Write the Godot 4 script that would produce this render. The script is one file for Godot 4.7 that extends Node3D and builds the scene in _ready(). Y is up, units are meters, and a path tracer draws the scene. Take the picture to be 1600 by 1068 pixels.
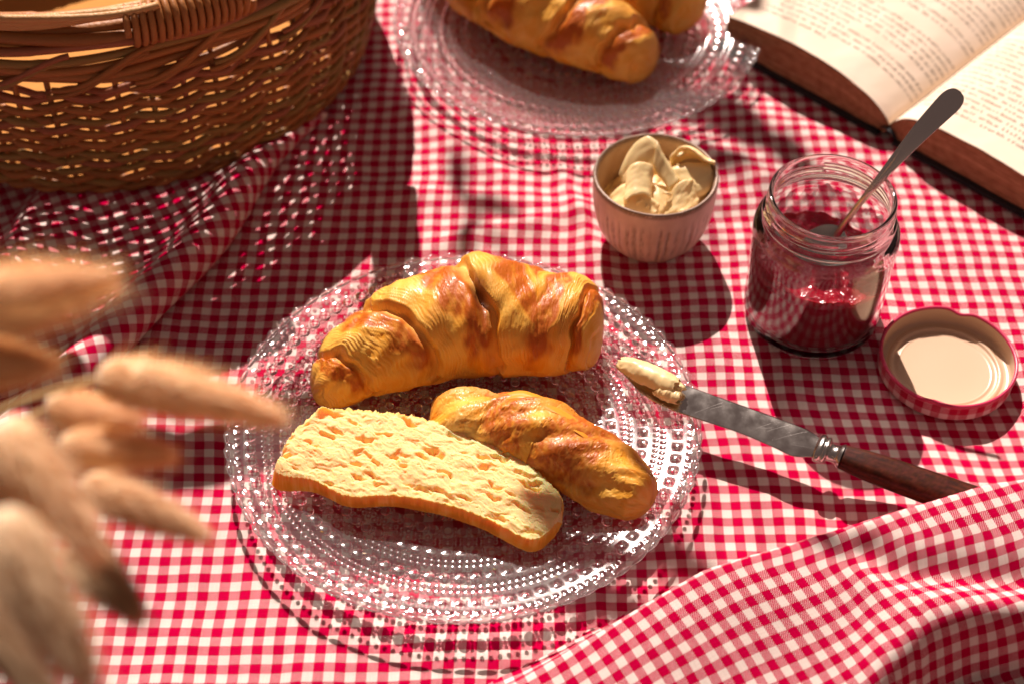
extends Node3D
# A picnic breakfast on a red gingham tablecloth in low hard sun.

const PERIOD := 0.0104                       # one red and one white check
var rng := RandomNumberGenerator.new()
var M := {}

# ------------------------------------------------------------------ naming
func numbered(called: String) -> String:
	if not has_node(NodePath(called)):
		return called
	var n := 1
	while has_node(NodePath("%s_%03d" % [called, n])):
		n += 1
	return "%s_%03d" % [called, n]

func tag(o: Node3D, label: String, category: String, group := "") -> Node3D:
	o.set_meta("label", label)
	o.set_meta("category", category)
	if group != "":
		o.set_meta("group", group)
	return o

func thing(called: String, label: String, category: String, at := Vector3.ZERO, group := "") -> Node3D:
	var o := Node3D.new()
	o.name = numbered(called)
	add_child(o)
	o.position = at
	tag(o, label, category, group)
	return o

func part(called: String, mesh: Mesh, mat: Material, parent: Node3D) -> MeshInstance3D:
	var o := MeshInstance3D.new()
	o.mesh = mesh
	o.material_override = mat
	var nm := called
	if parent == self:
		nm = numbered(called)
	else:
		var n := 1
		while parent.has_node(NodePath(nm)):
			nm = "%s_%03d" % [called, n]
			n += 1
	o.name = nm
	parent.add_child(o, true)
	return o

# ------------------------------------------------------------------ mesh helpers
# A grid of points (nu along, nv across); closed directions wrap. Normal = du x dv (flip turns it).
func grid(nu: int, nv: int, cu: bool, cv: bool, p: PackedVector3Array, flip := false, uv := PackedVector2Array(), col := PackedColorArray()) -> ArrayMesh:
	var nrm := PackedVector3Array()
	nrm.resize(nu * nv)
	for i in nu:
		var i0 := (i - 1 + nu) % nu if cu else maxi(i - 1, 0)
		var i1 := (i + 1) % nu if cu else mini(i + 1, nu - 1)
		for j in nv:
			var j0 := (j - 1 + nv) % nv if cv else maxi(j - 1, 0)
			var j1 := (j + 1) % nv if cv else mini(j + 1, nv - 1)
			var n := (p[i1 * nv + j] - p[i0 * nv + j]).cross(p[i * nv + j1] - p[i * nv + j0])
			if flip:
				n = -n
			nrm[i * nv + j] = n.normalized() if n.length_squared() > 1e-22 else Vector3.ZERO
	# poles (rows that shrink to a point) take the mean direction
	for i in ([0, nu - 1] if not cu else []):
		var sum := Vector3.ZERO
		var zero := false
		var k := 1 if i == 0 else nu - 2
		for j in nv:
			if nrm[i * nv + j] == Vector3.ZERO:
				zero = true
			sum += nrm[k * nv + j]
		if zero:
			for j in nv:
				nrm[i * nv + j] = sum.normalized()
	var idx := PackedInt32Array()
	var mu := nu if cu else nu - 1
	var mv := nv if cv else nv - 1
	idx.resize(mu * mv * 6)
	var q := 0
	for i in mu:
		var ii := (i + 1) % nu
		for j in mv:
			var jj := (j + 1) % nv
			var a := i * nv + j
			var b := ii * nv + j
			var c := ii * nv + jj
			var d := i * nv + jj
			if flip:
				idx[q] = a; idx[q + 1] = b; idx[q + 2] = c; idx[q + 3] = a; idx[q + 4] = c; idx[q + 5] = d
			else:
				idx[q] = a; idx[q + 1] = c; idx[q + 2] = b; idx[q + 3] = a; idx[q + 4] = d; idx[q + 5] = c
			q += 6
	var arr := []
	arr.resize(Mesh.ARRAY_MAX)
	arr[Mesh.ARRAY_VERTEX] = p
	arr[Mesh.ARRAY_NORMAL] = nrm
	if uv.size() > 0:
		arr[Mesh.ARRAY_TEX_UV] = uv
	if col.size() > 0:
		arr[Mesh.ARRAY_COLOR] = col
	arr[Mesh.ARRAY_INDEX] = idx
	var m := ArrayMesh.new()
	m.add_surface_from_arrays(Mesh.PRIMITIVE_TRIANGLES, arr)
	return m

func spline(c: Array, t: float):
	var n := c.size() - 1
	var x := clampf(t, 0.0, 1.0) * n
	var i := mini(int(x), n - 1)
	var f := x - i
	var p0 = c[maxi(i - 1, 0)]
	var p1 = c[i]
	var p2 = c[i + 1]
	var p3 = c[mini(i + 2, n)]
	return 0.5 * ((2.0 * p1) + (p2 - p0) * f + (2.0 * p0 - 5.0 * p1 + 4.0 * p2 - p3) * f * f + (3.0 * p1 - p0 - 3.0 * p2 + p3) * f * f * f)

# profile of (radius, height) points turned about y; outward normals when the profile runs upwards on the outside
func lathe(prof: Array, n := 64, wob = null, color = null, uvscale := Vector2.ZERO) -> ArrayMesh:
	var p := PackedVector3Array()
	var uv := PackedVector2Array()
	var col := PackedColorArray()
	var run := 0.0
	for i in prof.size():
		var r: Vector2 = prof[i]
		if i > 0:
			run += r.distance_to(prof[i - 1])
		for k in n:
			var a := TAU * k / n
			var rr := r
			if wob != null:
				rr = wob.call(r, a)
			p.append(Vector3(rr.x * sin(a), rr.y, rr.x * cos(a)))
			if uvscale != Vector2.ZERO:
				uv.append(Vector2(float(k) / n * uvscale.x, run * uvscale.y))
			if color != null:
				col.append(color.call(r, a))
	return grid(prof.size(), n, false, true, p, true, uv, col)

func smooth_profile(pts: Array, n: int) -> Array:
	var out := []
	for i in n:
		out.append(spline(pts, float(i) / (n - 1)))
	return out

# round tube through the points, radius by callable or constant
func tube(pts: PackedVector3Array, rad, sides := 6, closed := false, capped := true) -> ArrayMesh:
	var p := PackedVector3Array()
	var n := pts.size()
	var last := Vector3.ZERO
	var rows := 0
	for i in n:
		var a := pts[(i - 1 + n) % n] if closed else pts[maxi(i - 1, 0)]
		var b := pts[(i + 1) % n] if closed else pts[mini(i + 1, n - 1)]
		var t := (b - a).normalized()
		if last == Vector3.ZERO:
			last = Vector3.UP if absf(t.y) < 0.8 else Vector3.RIGHT
		var s := t.cross(last).normalized()
		last = s.cross(t).normalized()
		var r: float = rad if rad is float else rad.call(float(i) / (n - 1))
		if capped and not closed and i == 0:
			for k in sides:
				p.append(pts[0])
			rows += 1
		for k in sides:
			var an := TAU * k / sides
			p.append(pts[i] + (s * cos(an) + last * sin(an)) * r)
		rows += 1
		if capped and not closed and i == n - 1:
			for k in sides:
				p.append(pts[i])
			rows += 1
	return grid(rows, sides, closed, true, p, false)

func noise(s: int, f: float, oct := 3) -> FastNoiseLite:
	var n := FastNoiseLite.new()
	n.seed = s
	n.noise_type = FastNoiseLite.TYPE_SIMPLEX_SMOOTH
	n.frequency = f
	n.fractal_octaves = oct
	return n

func mat(c: Color, rough := 0.6, spec := 0.5) -> StandardMaterial3D:
	var m := StandardMaterial3D.new()
	m.albedo_color = c.linear_to_srgb()
	m.roughness = rough
	m.metallic_specular = spec
	return m

func vmat(rough := 0.6, spec := 0.5) -> StandardMaterial3D:
	var m := mat(Color.WHITE, rough, spec)
	m.vertex_color_use_as_albedo = true
	return m

func tex(im: Image) -> ImageTexture:
	return ImageTexture.create_from_image(im)

func noise_image(s: int, f: float, size := 512, oct := 4, type := FastNoiseLite.TYPE_SIMPLEX_SMOOTH) -> ImageTexture:
	var n := noise(s, f, oct)
	n.noise_type = type
	return tex(n.get_seamless_image(size, size))

# ------------------------------------------------------------------ materials
func gingham_images() -> Array:
	var per := 12
	var th := 24                                        # threads in a period
	var px := 4
	var n := per * th
	var size := n * px
	var warp := PackedFloat32Array()
	var weft := PackedFloat32Array()
	for k in n:
		warp.append(rng.randf_range(-1, 1))
		weft.append(rng.randf_range(-1, 1))
	var sl := noise(5, 0.02, 3)
	var a := PackedByteArray()
	var hgt := PackedByteArray()
	a.resize(size * size * 3)
	hgt.resize(size * size)
	var prof := PackedFloat32Array([0.25, 0.9, 1.0, 0.7])
	for y in size:
		var j := y / px
		var jr := (j % th) < th / 2
		var jy := prof[y % px]
		var o := y * size
		for x in size:
			var i := x / px
			var up := ((i + j) % 4) < 2
			var ir: bool = (i % th) < th / 2
			var red: bool = ir if up else jr
			if ir != jr:
				red = (i + j) % 3 != 0
			var w := warp[i] if up else weft[j]
			var g := prof[x % px]
			var hh := g * (0.7 + 0.3 * jy) if up else jy * (0.7 + 0.3 * g)
			var r: float
			var gg: float
			var b: float
			if red:
				r = 186.0 + w * 12.0
				gg = 1.0 + w * 3.0
				b = 62.0 + w * 9.0
			else:
				r = 232.0 + w * 6.0
				gg = 216.0 + w * 7.0
				b = 208.0 + w * 8.0
			if hh < 0.3:                                 # the gaps between threads are slightly darker
				r -= 14.0
				gg -= 16.0
				b -= 14.0
			var q := (o + x) * 3
			a[q] = clampi(int(r), 0, 255)
			a[q + 1] = clampi(int(gg), 0, 255)
			a[q + 2] = clampi(int(b), 0, 255)
			hgt[o + x] = int(255.0 * clampf(hh + 0.12 * w, 0.0, 1.0))
	return [Image.create_from_data(size, size, false, Image.FORMAT_RGB8, a), Image.create_from_data(size, size, false, Image.FORMAT_L8, hgt)]

func scratches() -> ImageTexture:
	var im := noise(58, 0.02, 4).get_seamless_image(512, 512)
	im.convert(Image.FORMAT_L8)
	for y in 512:
		for x in 512:
			var v := im.get_pixel(x, y).r
			im.set_pixel(x, y, Color.from_hsv(0, 0, 0.11 + 0.13 * v))
	var r := RandomNumberGenerator.new()
	r.seed = 61
	for k in 45:
		var p := Vector2(r.randf() * 512, r.randf() * 512)
		var d := Vector2.from_angle(r.randf_range(-0.5, 0.5))
		for q in r.randi_range(20, 110):
			p += d
			im.set_pixel(posmod(int(p.x), 512), posmod(int(p.y), 512), Color(0.27, 0.27, 0.27))
	return tex(im)

func film_texture() -> ImageTexture:
	var im := Image.create(256, 256, false, Image.FORMAT_RGBA8)
	var n := noise(52, 0.03, 4)
	for y in 256:
		for x in 256:
			im.set_pixel(x, y, Color(1, 1, 1, clampf(0.75 + 0.9 * n.get_noise_2d(x, y), 0.0, 1.0)))
	return tex(im)

func materials() -> void:
	var gi := gingham_images()
	var c := mat(Color.WHITE, 0.95, 0.1)
	c.albedo_texture = tex(gi[0])
	c.heightmap_enabled = true
	c.heightmap_texture = tex(gi[1])
	c.heightmap_scale = 0.02
	M.cloth = c
	var lidprint := mat(Color.WHITE, 0.3, 0.5)
	lidprint.albedo_texture = c.albedo_texture
	lidprint.albedo_color = Color(0.95, 0.9, 0.92)
	M.lid_print = lidprint
	var g := mat(Color.WHITE, 0.11, 0.5)                # sheets of glass: light goes straight through
	g.transparency = BaseMaterial3D.TRANSPARENCY_ALPHA
	g.albedo_color = Color(1, 1, 1, 0.03)
	M.glass = g
	var d := mat(Color.WHITE, 0.03, 0.5)                 # solid glass: drops, thick rims and bases
	d.transparency = BaseMaterial3D.TRANSPARENCY_ALPHA
	d.albedo_color = Color(1, 1, 1, 0.0)
	d.refraction_enabled = true
	d.refraction_scale = 0.05
	M.drop = d
	var fl := noise_image(3, 0.02, 512, 5)
	var cr := vmat(0.5, 0.4)
	cr.heightmap_enabled = true
	cr.heightmap_texture = fl
	cr.heightmap_scale = 0.018
	cr.uv1_triplanar = true
	cr.uv1_scale = Vector3(28, 28, 28)
	cr.subsurf_scatter_enabled = true
	cr.subsurf_scatter_strength = 0.06
	cr.clearcoat_enabled = true
	cr.clearcoat = 0.18
	cr.clearcoat_roughness = 0.22
	M.crust = cr
	var fk := mat(Color(0.80, 0.33, 0.025), 0.45, 0.45)
	fk.backlight_enabled = true
	fk.backlight = Color(0.5, 0.25, 0.05)
	M.flake = fk
	var cb := vmat(0.75, 0.3)
	cb.heightmap_enabled = true
	cb.heightmap_texture = fl
	cb.heightmap_scale = 0.015
	cb.uv1_triplanar = true
	cb.uv1_scale = Vector3(45, 45, 45)
	cb.subsurf_scatter_enabled = true
	cb.subsurf_scatter_strength = 0.6
	M.crumb = cb
	var wk := vmat(0.5, 0.4)
	wk.heightmap_enabled = true
	wk.heightmap_texture = fl
	wk.heightmap_scale = 0.03
	wk.uv1_triplanar = true
	wk.uv1_scale = Vector3(30, 30, 30)
	M.wicker = wk
	M.willow = []
	for k in 5:
		var w := wk.duplicate()
		w.vertex_color_use_as_albedo = false
		w.albedo_color = Color(0.30 + 0.05 * (k % 3), 0.125 + 0.018 * (k % 4), 0.035 + 0.006 * k).linear_to_srgb()
		M.willow.append(w)
	M.bowl = vmat(0.4, 0.5)
	var bu := mat(Color(0.97, 0.74, 0.37), 0.36, 0.5)
	bu.subsurf_scatter_enabled = true
	bu.subsurf_scatter_strength = 0.08
	M.butter = bu
	var jm := mat(Color(0.21, 0.002, 0.012), 0.24, 0.5)
	jm.subsurf_scatter_enabled = true
	jm.subsurf_scatter_strength = 0.2
	M.jam = jm
	var st := mat(Color(0.55, 0.53, 0.50), 0.16, 0.5)
	st.metallic = 1.0
	st.roughness = 1.0
	st.roughness_texture = scratches()
	st.uv1_triplanar = true
	st.uv1_scale = Vector3(9, 9, 9)
	M.steel = st
	var jf := mat(Color(0.42, 0.02, 0.06), 0.3, 0.5)
	jf.transparency = BaseMaterial3D.TRANSPARENCY_ALPHA
	jf.albedo_color.a = 0.75
	jf.albedo_texture = film_texture()
	M.jam_film = jf
	var wp := wk.duplicate()
	wp.vertex_color_use_as_albedo = false
	wp.albedo_color = Color(0.58, 0.33, 0.13).linear_to_srgb()
	M.willow_pale = wp
	var wf := wp.duplicate()
	wf.albedo_color = Color(0.62, 0.30, 0.09).linear_to_srgb()
	wf.roughness = 1.0
	wf.metallic_specular = 0.05
	M.willow_floor = wf
	M.enamel = mat(Color(0.62, 0.44, 0.30), 0.3, 0.5)
	M.rim_paint = mat(Color(0.55, 0.03, 0.10), 0.3, 0.5)
	var wd := vmat(0.55, 0.25)
	wd.clearcoat_enabled = true
	wd.clearcoat = 0.05
	wd.clearcoat_roughness = 0.3
	M.rosewood = wd
	M.cover = mat(Color(0.02, 0.022, 0.025), 0.6, 0.4)
	M.ground = mat(Color(0.03, 0.035, 0.03), 0.9, 0.3)
	var pe := vmat(0.85, 0.2)
	M.pages_edge = pe
	var fu := vmat(0.9, 0.2)
	fu.backlight_enabled = true
	fu.backlight = Color(0.9, 0.78, 0.62)
	M.fluff = fu
	var fb := vmat(0.95, 0.1)
	fb.subsurf_scatter_enabled = true
	fb.subsurf_scatter_strength = 0.25
	fb.rim_enabled = true
	fb.rim = 0.6
	fb.rim_tint = 0.4
	M.fluff_body = fb
	M.leaf = mat(Color(0.05, 0.09, 0.02), 0.6, 0.4)
	M.stalk = mat(Color(0.55, 0.38, 0.17), 0.7, 0.3)

# ------------------------------------------------------------------ camera and light
func camera_and_light() -> void:
	var cam := Camera3D.new()
	cam.name = "camera"
	add_child(cam)
	cam.position = Vector3(0.0, 0.66942, 0.54405)
	cam.rotation = Vector3(deg_to_rad(-47.3207), 0, 0)
	var at := CameraAttributesPhysical.new()
	at.frustum_focal_length = 12.0 / tan(deg_to_rad(23.9382) / 2.0)
	at.frustum_focus_distance = 0.825
	at.frustum_near = 0.02
	at.frustum_far = 60.0
	at.exposure_aperture = 5.8
	cam.attributes = at
	cam.fov = 23.9382
	cam.near = 0.02
	cam.far = 60.0
	cam.current = true
	var we := WorldEnvironment.new()
	we.name = "world_environment"
	var e := Environment.new()
	e.background_mode = Environment.BG_SKY
	var sky := Sky.new()
	var sm := ProceduralSkyMaterial.new()
	sm.sky_top_color = Color(0.64, 0.53, 0.50)
	sm.sky_horizon_color = Color(0.84, 0.67, 0.60)
	sm.sky_curve = 0.2
	sm.ground_bottom_color = Color(0.20, 0.17, 0.14)
	sm.ground_horizon_color = Color(0.45, 0.38, 0.32)
	sm.energy_multiplier = 0.26
	sm.sun_angle_max = 1.0
	sky.sky_material = sm
	e.sky = sky
	e.tonemap_mode = Environment.TONE_MAPPER_LINEAR
	e.tonemap_exposure = 1.56
	e.sdfgi_enabled = true
	e.ssao_enabled = true
	e.ssil_enabled = true
	we.environment = e
	add_child(we)
	var sun := DirectionalLight3D.new()
	sun.name = "sun"
	sun.light_color = Color(1.0, 0.92, 0.875)
	sun.light_energy = 1.6
	sun.light_angular_distance = 0.5
	sun.shadow_enabled = true
	add_child(sun)
	var el := deg_to_rad(44.0)
	var az := deg_to_rad(9.0)
	var d := Vector3(sin(az) * cos(el), -sin(el), cos(az) * cos(el))
	sun.look_at_from_position(-d * 5.0, Vector3.ZERO, Vector3.UP)

# ------------------------------------------------------------------ cloth
func cloth_uv(s: float, t: float, turn: float) -> Vector2:
	var c := cos(turn)
	var d := sin(turn)
	return Vector2(s * c + t * d, -s * d + t * c) / (PERIOD * 12.0)

func sstep(a: float, b: float, x: float) -> float:
	return smoothstep(a, b, x)

func bump(x: float, w: float) -> float:
	return exp(-x * x / (w * w))

# distance from a line through a towards b, and how far along it (in metres)
func line_at(x: float, z: float, a: Vector2, b: Vector2) -> Vector2:
	var d := (b - a).normalized()
	var q := Vector2(x, z) - a
	return Vector2(q.dot(Vector2(-d.y, d.x)), q.dot(d))

var wrinkle_a: FastNoiseLite
var wrinkle_b: FastNoiseLite

func cloth_height(x: float, z: float) -> float:
	var y := 0.0016 * wrinkle_a.get_noise_2d(x, z) + 0.0006 * wrinkle_b.get_noise_2d(x, z)
	# pressed creases that run across behind the plate, and from the far plate towards the bowl
	for w in [[Vector2(-0.10, -0.200), Vector2(0.05, -0.185), 0.0022, 0.010], [Vector2(-0.05, -0.150), Vector2(0.06, -0.185), 0.0028, 0.008], [Vector2(0.03, -0.22), Vector2(0.055, -0.13), 0.003, 0.006],
			[Vector2(-0.08, -0.29), Vector2(0.0, -0.21), 0.002, 0.008], [Vector2(0.10, -0.26), Vector2(0.17, -0.20), 0.003, 0.010], [Vector2(0.12, -0.30), Vector2(0.21, -0.24), 0.002, 0.012]]:
		var q := line_at(x, z, w[0], w[1])
		var len: float = w[0].distance_to(w[1])
		y += w[2] * bump(q.x, w[3]) * sstep(-0.03, 0.02, q.y) * (1.0 - sstep(len - 0.02, len + 0.03, q.y))
	# it lies flat where plates, jar and bowl press it
	for c in [[-0.0253, 0.0, 0.075], [0.0446, -0.3555, 0.075], [0.1705, -0.0955, 0.036], [0.083, -0.157, 0.024], [0.2395, -0.051, 0.034]]:
		var d := Vector2(x - c[0], z - c[1]).length()
		y *= sstep(c[2] * 0.8, c[2] * 1.35, d)
	var edge := sstep(-0.285, -0.315, x + 0.3 * maxf(z + 0.2, -0.1))
	return y - 0.019 * edge

func sheet(x0: float, x1: float, z0: float, z1: float, step: float, hgt: Callable, turn: float, fine := 1.0) -> ArrayMesh:
	var nx := int((x1 - x0) / step) + 1
	var nz := int((z1 - z0) / step) + 1
	var p := PackedVector3Array()
	for i in nz:
		for j in nx:
			var x := x0 + (x1 - x0) * j / (nx - 1)
			var z := z0 + (z1 - z0) * i / (nz - 1)
			p.append(Vector3(x, hgt.call(x, z), z))
	# cloth coordinates follow the length of the cloth, so folds take up checks
	var s := PackedFloat32Array()
	var t := PackedFloat32Array()
	s.resize(nx * nz)
	t.resize(nx * nz)
	for i in nz:
		var run := x0
		for j in nx:
			if j > 0:
				run += p[i * nx + j].distance_to(p[i * nx + j - 1])
			s[i * nx + j] = run
	for j in nx:
		var run := z0
		for i in nz:
			if i > 0:
				run += p[i * nx + j].distance_to(p[(i - 1) * nx + j])
			t[i * nx + j] = run
	var uv := PackedVector2Array()
	for k in nx * nz:
		var ws := 0.0005 * wrinkle_b.get_noise_2d(p[k].x * 0.5, p[k].z * 0.5) + 0.004 * wrinkle_a.get_noise_2d(p[k].x * 0.4 + 3.0, p[k].z * 0.4)
		var wt := 0.004 * wrinkle_a.get_noise_2d(p[k].x * 0.4, p[k].z * 0.4 + 7.0)
		uv.append(cloth_uv(s[k] + ws, t[k] + wt, turn) * fine)
	return grid(nz, nx, false, false, p, false, uv)

func build_cloths() -> void:
	wrinkle_a = noise(11, 9.0, 3)
	wrinkle_b = noise(12, 40.0, 2)
	var o := part("tablecloth", sheet(-0.36, 0.62, -0.85, 0.42, 0.003, cloth_height, 0.0), M.cloth, self)
	tag(o, "large red and white gingham tablecloth spread flat under the plates, bowl and jar", "tablecloth")
	# the cloth corner folded back to the left of the plate, with a rolled edge that comes out from under the basket
	var a := Vector2(-0.1255, -0.262)
	var b := Vector2(-0.222, -0.035)
	var d := (b - a).normalized()
	var nl := Vector2(d.y, -d.x)                          # away to the left
	if nl.x > 0.0:
		nl = -nl
	var prof := [Vector2(0.006, 0.0006), Vector2(0.0, 0.002), Vector2(-0.0035, 0.0075), Vector2(-0.001, 0.0135), Vector2(0.007, 0.017), Vector2(0.017, 0.015), Vector2(0.026, 0.009), Vector2(0.036, 0.0055), Vector2(0.05, 0.0045), Vector2(0.075, 0.0035), Vector2(0.11, 0.003), Vector2(0.16, 0.003), Vector2(0.22, 0.003)]
	var nu := 150
	var nv := 150
	var p := PackedVector3Array()
	var uv := PackedVector2Array()
	var ln := a.distance_to(b) + 0.16
	for i in nu:
		var l := ln * i / (nu - 1) - 0.01
		var k := 0.25 + 0.75 * sstep(-0.01, 0.09, l)
		k *= 1.0 - 0.75 * sstep(0.26, 0.40, l)
		var foot := a + d * l + nl * (0.004 * sin(l * 37.0) + 0.05 * sstep(0.2, 0.42, l))
		var run := 0.0
		var prev := Vector2.ZERO
		for j in nv:
			var q: Vector2 = spline(prof, float(j) / (nv - 1))
			var oo := Vector2(q.x * (k if q.x < 0.05 else 1.0), q.y * k * lerpf(1.0, 1.35, sstep(0.004, 0.012, q.y)))
			if q.x >= 0.05:
				oo.x = q.x - 0.05 * (1.0 - k)
			if j > 0:
				run += oo.distance_to(prev)
			prev = oo
			var g := foot + nl * oo.x
			var y := oo.y + 0.0022 * sstep(0.02, 0.06, q.x) * (wrinkle_a.get_noise_2d(g.x * 1.6, g.y * 1.6) + 0.3)
			y += 0.0045 * bump(q.x - 0.075 - l * 0.15, 0.012) * sstep(0.10, 0.2, l)
			y = maxf(y, 0.0012)
			y -= 0.021 * sstep(-0.284, -0.312, g.x + 0.3 * maxf(g.y + 0.2, -0.1)) * (1.0 if j > 20 else 0.0)
			p.append(Vector3(g.x, y, g.y))
			uv.append(cloth_uv(l, run, deg_to_rad(41.0)))
	o = part("tablecloth_corner", grid(nu, nv, false, false, p, true, uv), M.cloth, self)
	tag(o, "corner of gingham cloth folded back beneath the wicker basket, with a rolled edge", "tablecloth")
	# the bunched fold at the front
	o = part("gingham_cloth", sheet(-0.10, 0.42, 0.02, 0.36, 0.002, fold_height, deg_to_rad(-20.0), 1.1), M.cloth, self)
	tag(o, "bunched up gingham cloth in the front corner, covering the end of the knife handle", "cloth")

const CREST := [Vector2(-0.14, 0.232), Vector2(-0.0173, 0.1642), Vector2(0.0447, 0.1293), Vector2(0.0916, 0.1024), Vector2(0.1233, 0.092), Vector2(0.1588, 0.0806), Vector2(0.2052, 0.0655), Vector2(0.2362, 0.0545), Vector2(0.256, 0.0515), Vector2(0.34, 0.043), Vector2(0.45, 0.04)]

func crest_z(x: float) -> float:
	for i in CREST.size() - 1:
		if x <= CREST[i + 1].x:
			var f: float = clampf((x - CREST[i].x) / (CREST[i + 1].x - CREST[i].x), 0.0, 1.0)
			return lerpf(CREST[i].y, CREST[i + 1].y, f)
	return CREST[-1].y

func fold_height(x: float, z: float) -> float:
	var d := (z - crest_z(x)) * 0.88
	var top := 0.030 * sstep(-0.07, 0.12, x) + 0.004 * sstep(0.12, 0.2, x)
	var y := 0.0
	if d < 0.0:
		y = top * exp(-pow(d / 0.0075, 2.0)) - 0.004 * sstep(0.012, 0.022, -d)
	else:
		y = top * (lerpf(0.28, 0.58, sstep(0.08, 0.18, x)) + lerpf(0.72, 0.42, sstep(0.08, 0.18, x)) * exp(-pow(d / 0.052, 2.0)))
	# the crease that runs down from the crest, and the ridge behind which the cloth drops into shade
	var q := line_at(x, z, Vector2(0.158, 0.080), Vector2(0.188, 0.103))
	var q2 := line_at(x, z, Vector2(0.188, 0.103), Vector2(0.27, 0.106))
	var cr := 0.0075 * maxf(bump(q.x, 0.010) * sstep(-0.01, 0.02, q.y) * (1.0 - sstep(0.034, 0.05, q.y)), bump(q2.x, 0.010) * sstep(-0.012, 0.01, q2.y))
	if d > 0.0:
		y -= cr * sstep(0.0, 0.012, d)
	var r := line_at(x, z, Vector2(0.150, 0.172), Vector2(0.203, 0.120))
	var r2 := line_at(x, z, Vector2(0.186, 0.1255), Vector2(0.30, 0.116))
	var side := -log(exp(-r.x / 0.006) + exp(-r2.x / 0.006)) * 0.006
	if d > 0.0:
		y += 0.0055 * bump(side + 0.002, 0.018) * sstep(0.12, 0.19, x)
		y -= 0.0245 * sstep(-0.002, 0.025, side) * sstep(0.12, 0.17, x)
	y += 0.0012 * wrinkle_a.get_noise_2d(x * 1.5, z * 1.5) * sstep(-0.004, 0.01, d)
	return maxf(y, -0.004) if d < 0.0 else maxf(y, 0.001)

# ------------------------------------------------------------------ glass plate
func plate_top(r: float) -> float:
	return 0.0068 + 0.0112 * pow(sstep(0.045, 0.135, r), 1.15) - 0.0022 * (1.0 - sstep(0.0, 0.062, r)) 

func plate_body() -> ArrayMesh:
	var thick := 0.0034
	var na := 1296
	var radii := PackedFloat32Array([0.1247, 0.1235, 0.1215, 0.1190])   # a short underside, then the top to the middle
	var low := radii.size()
	radii.append_array(PackedFloat32Array([0.1252, 0.1250, 0.1245, 0.1238, 0.1230, 0.1222]))
	var rr := 0.1215
	while rr > 0.058:
		radii.append(rr)
		rr -= 0.00062
	radii.append_array(PackedFloat32Array([0.0575, 0.056, 0.053, 0.048, 0.04, 0.03, 0.015, 0.0]))
	var bands := [[0.1188, 172], [0.1123, 88], [0.1050, 186], [0.1013, 180], [0.0945, 78], [0.0878, 158], [0.0843, 152], [0.0780, 66], [0.0718, 130], [0.0686, 124], [0.0630, 56]]
	var p := PackedVector3Array()
	for i in radii.size():
		var r := radii[i]
		var edge := sstep(0.1185, 0.125, r)
		var y := plate_top(r)
		if i < low:
			y -= thick * (1.0 - 0.75 * edge)
		else:
			y += 0.0007 * bump(r - 0.1232, 0.0014) + 0.0005 * bump(r - 0.0600, 0.0012)
		for k in na:
			var a := TAU * k / na
			var x := r * (1.0 + 0.0045 * edge * cos(a * 72.0))
			var h := 0.0
			if i >= low and r > 0.0605 and r < 0.1212:      # each drop below leaves a slight swelling on top
				for q in bands:
					var dr: float = absf(r - q[0])
					var big: bool = q[1] < 100
					var w := 0.0026 if big else 0.0015
					if dr < w:
						h += (0.00030 if big else 0.00016) * (1.0 - dr * dr / (w * w)) * (0.5 + 0.5 * cos(a * q[1]))
			p.append(Vector3(x * sin(a), y + h + 0.0007 * edge * cos(a * 72.0) + 0.00025 * sin(a * 5.0 + r * 90.0) * sstep(0.05, 0.08, r), x * cos(a)))
	return grid(radii.size(), na, false, true, p, true)

func drop_mesh(rings: int, sides: int) -> ArrayMesh:
	var pr := []
	for i in rings + 1:
		var f := PI * i / rings - PI / 2.0
		pr.append(Vector2(maxf(cos(f), 0.0), sin(f)))
	return lathe(pr, sides)

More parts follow.
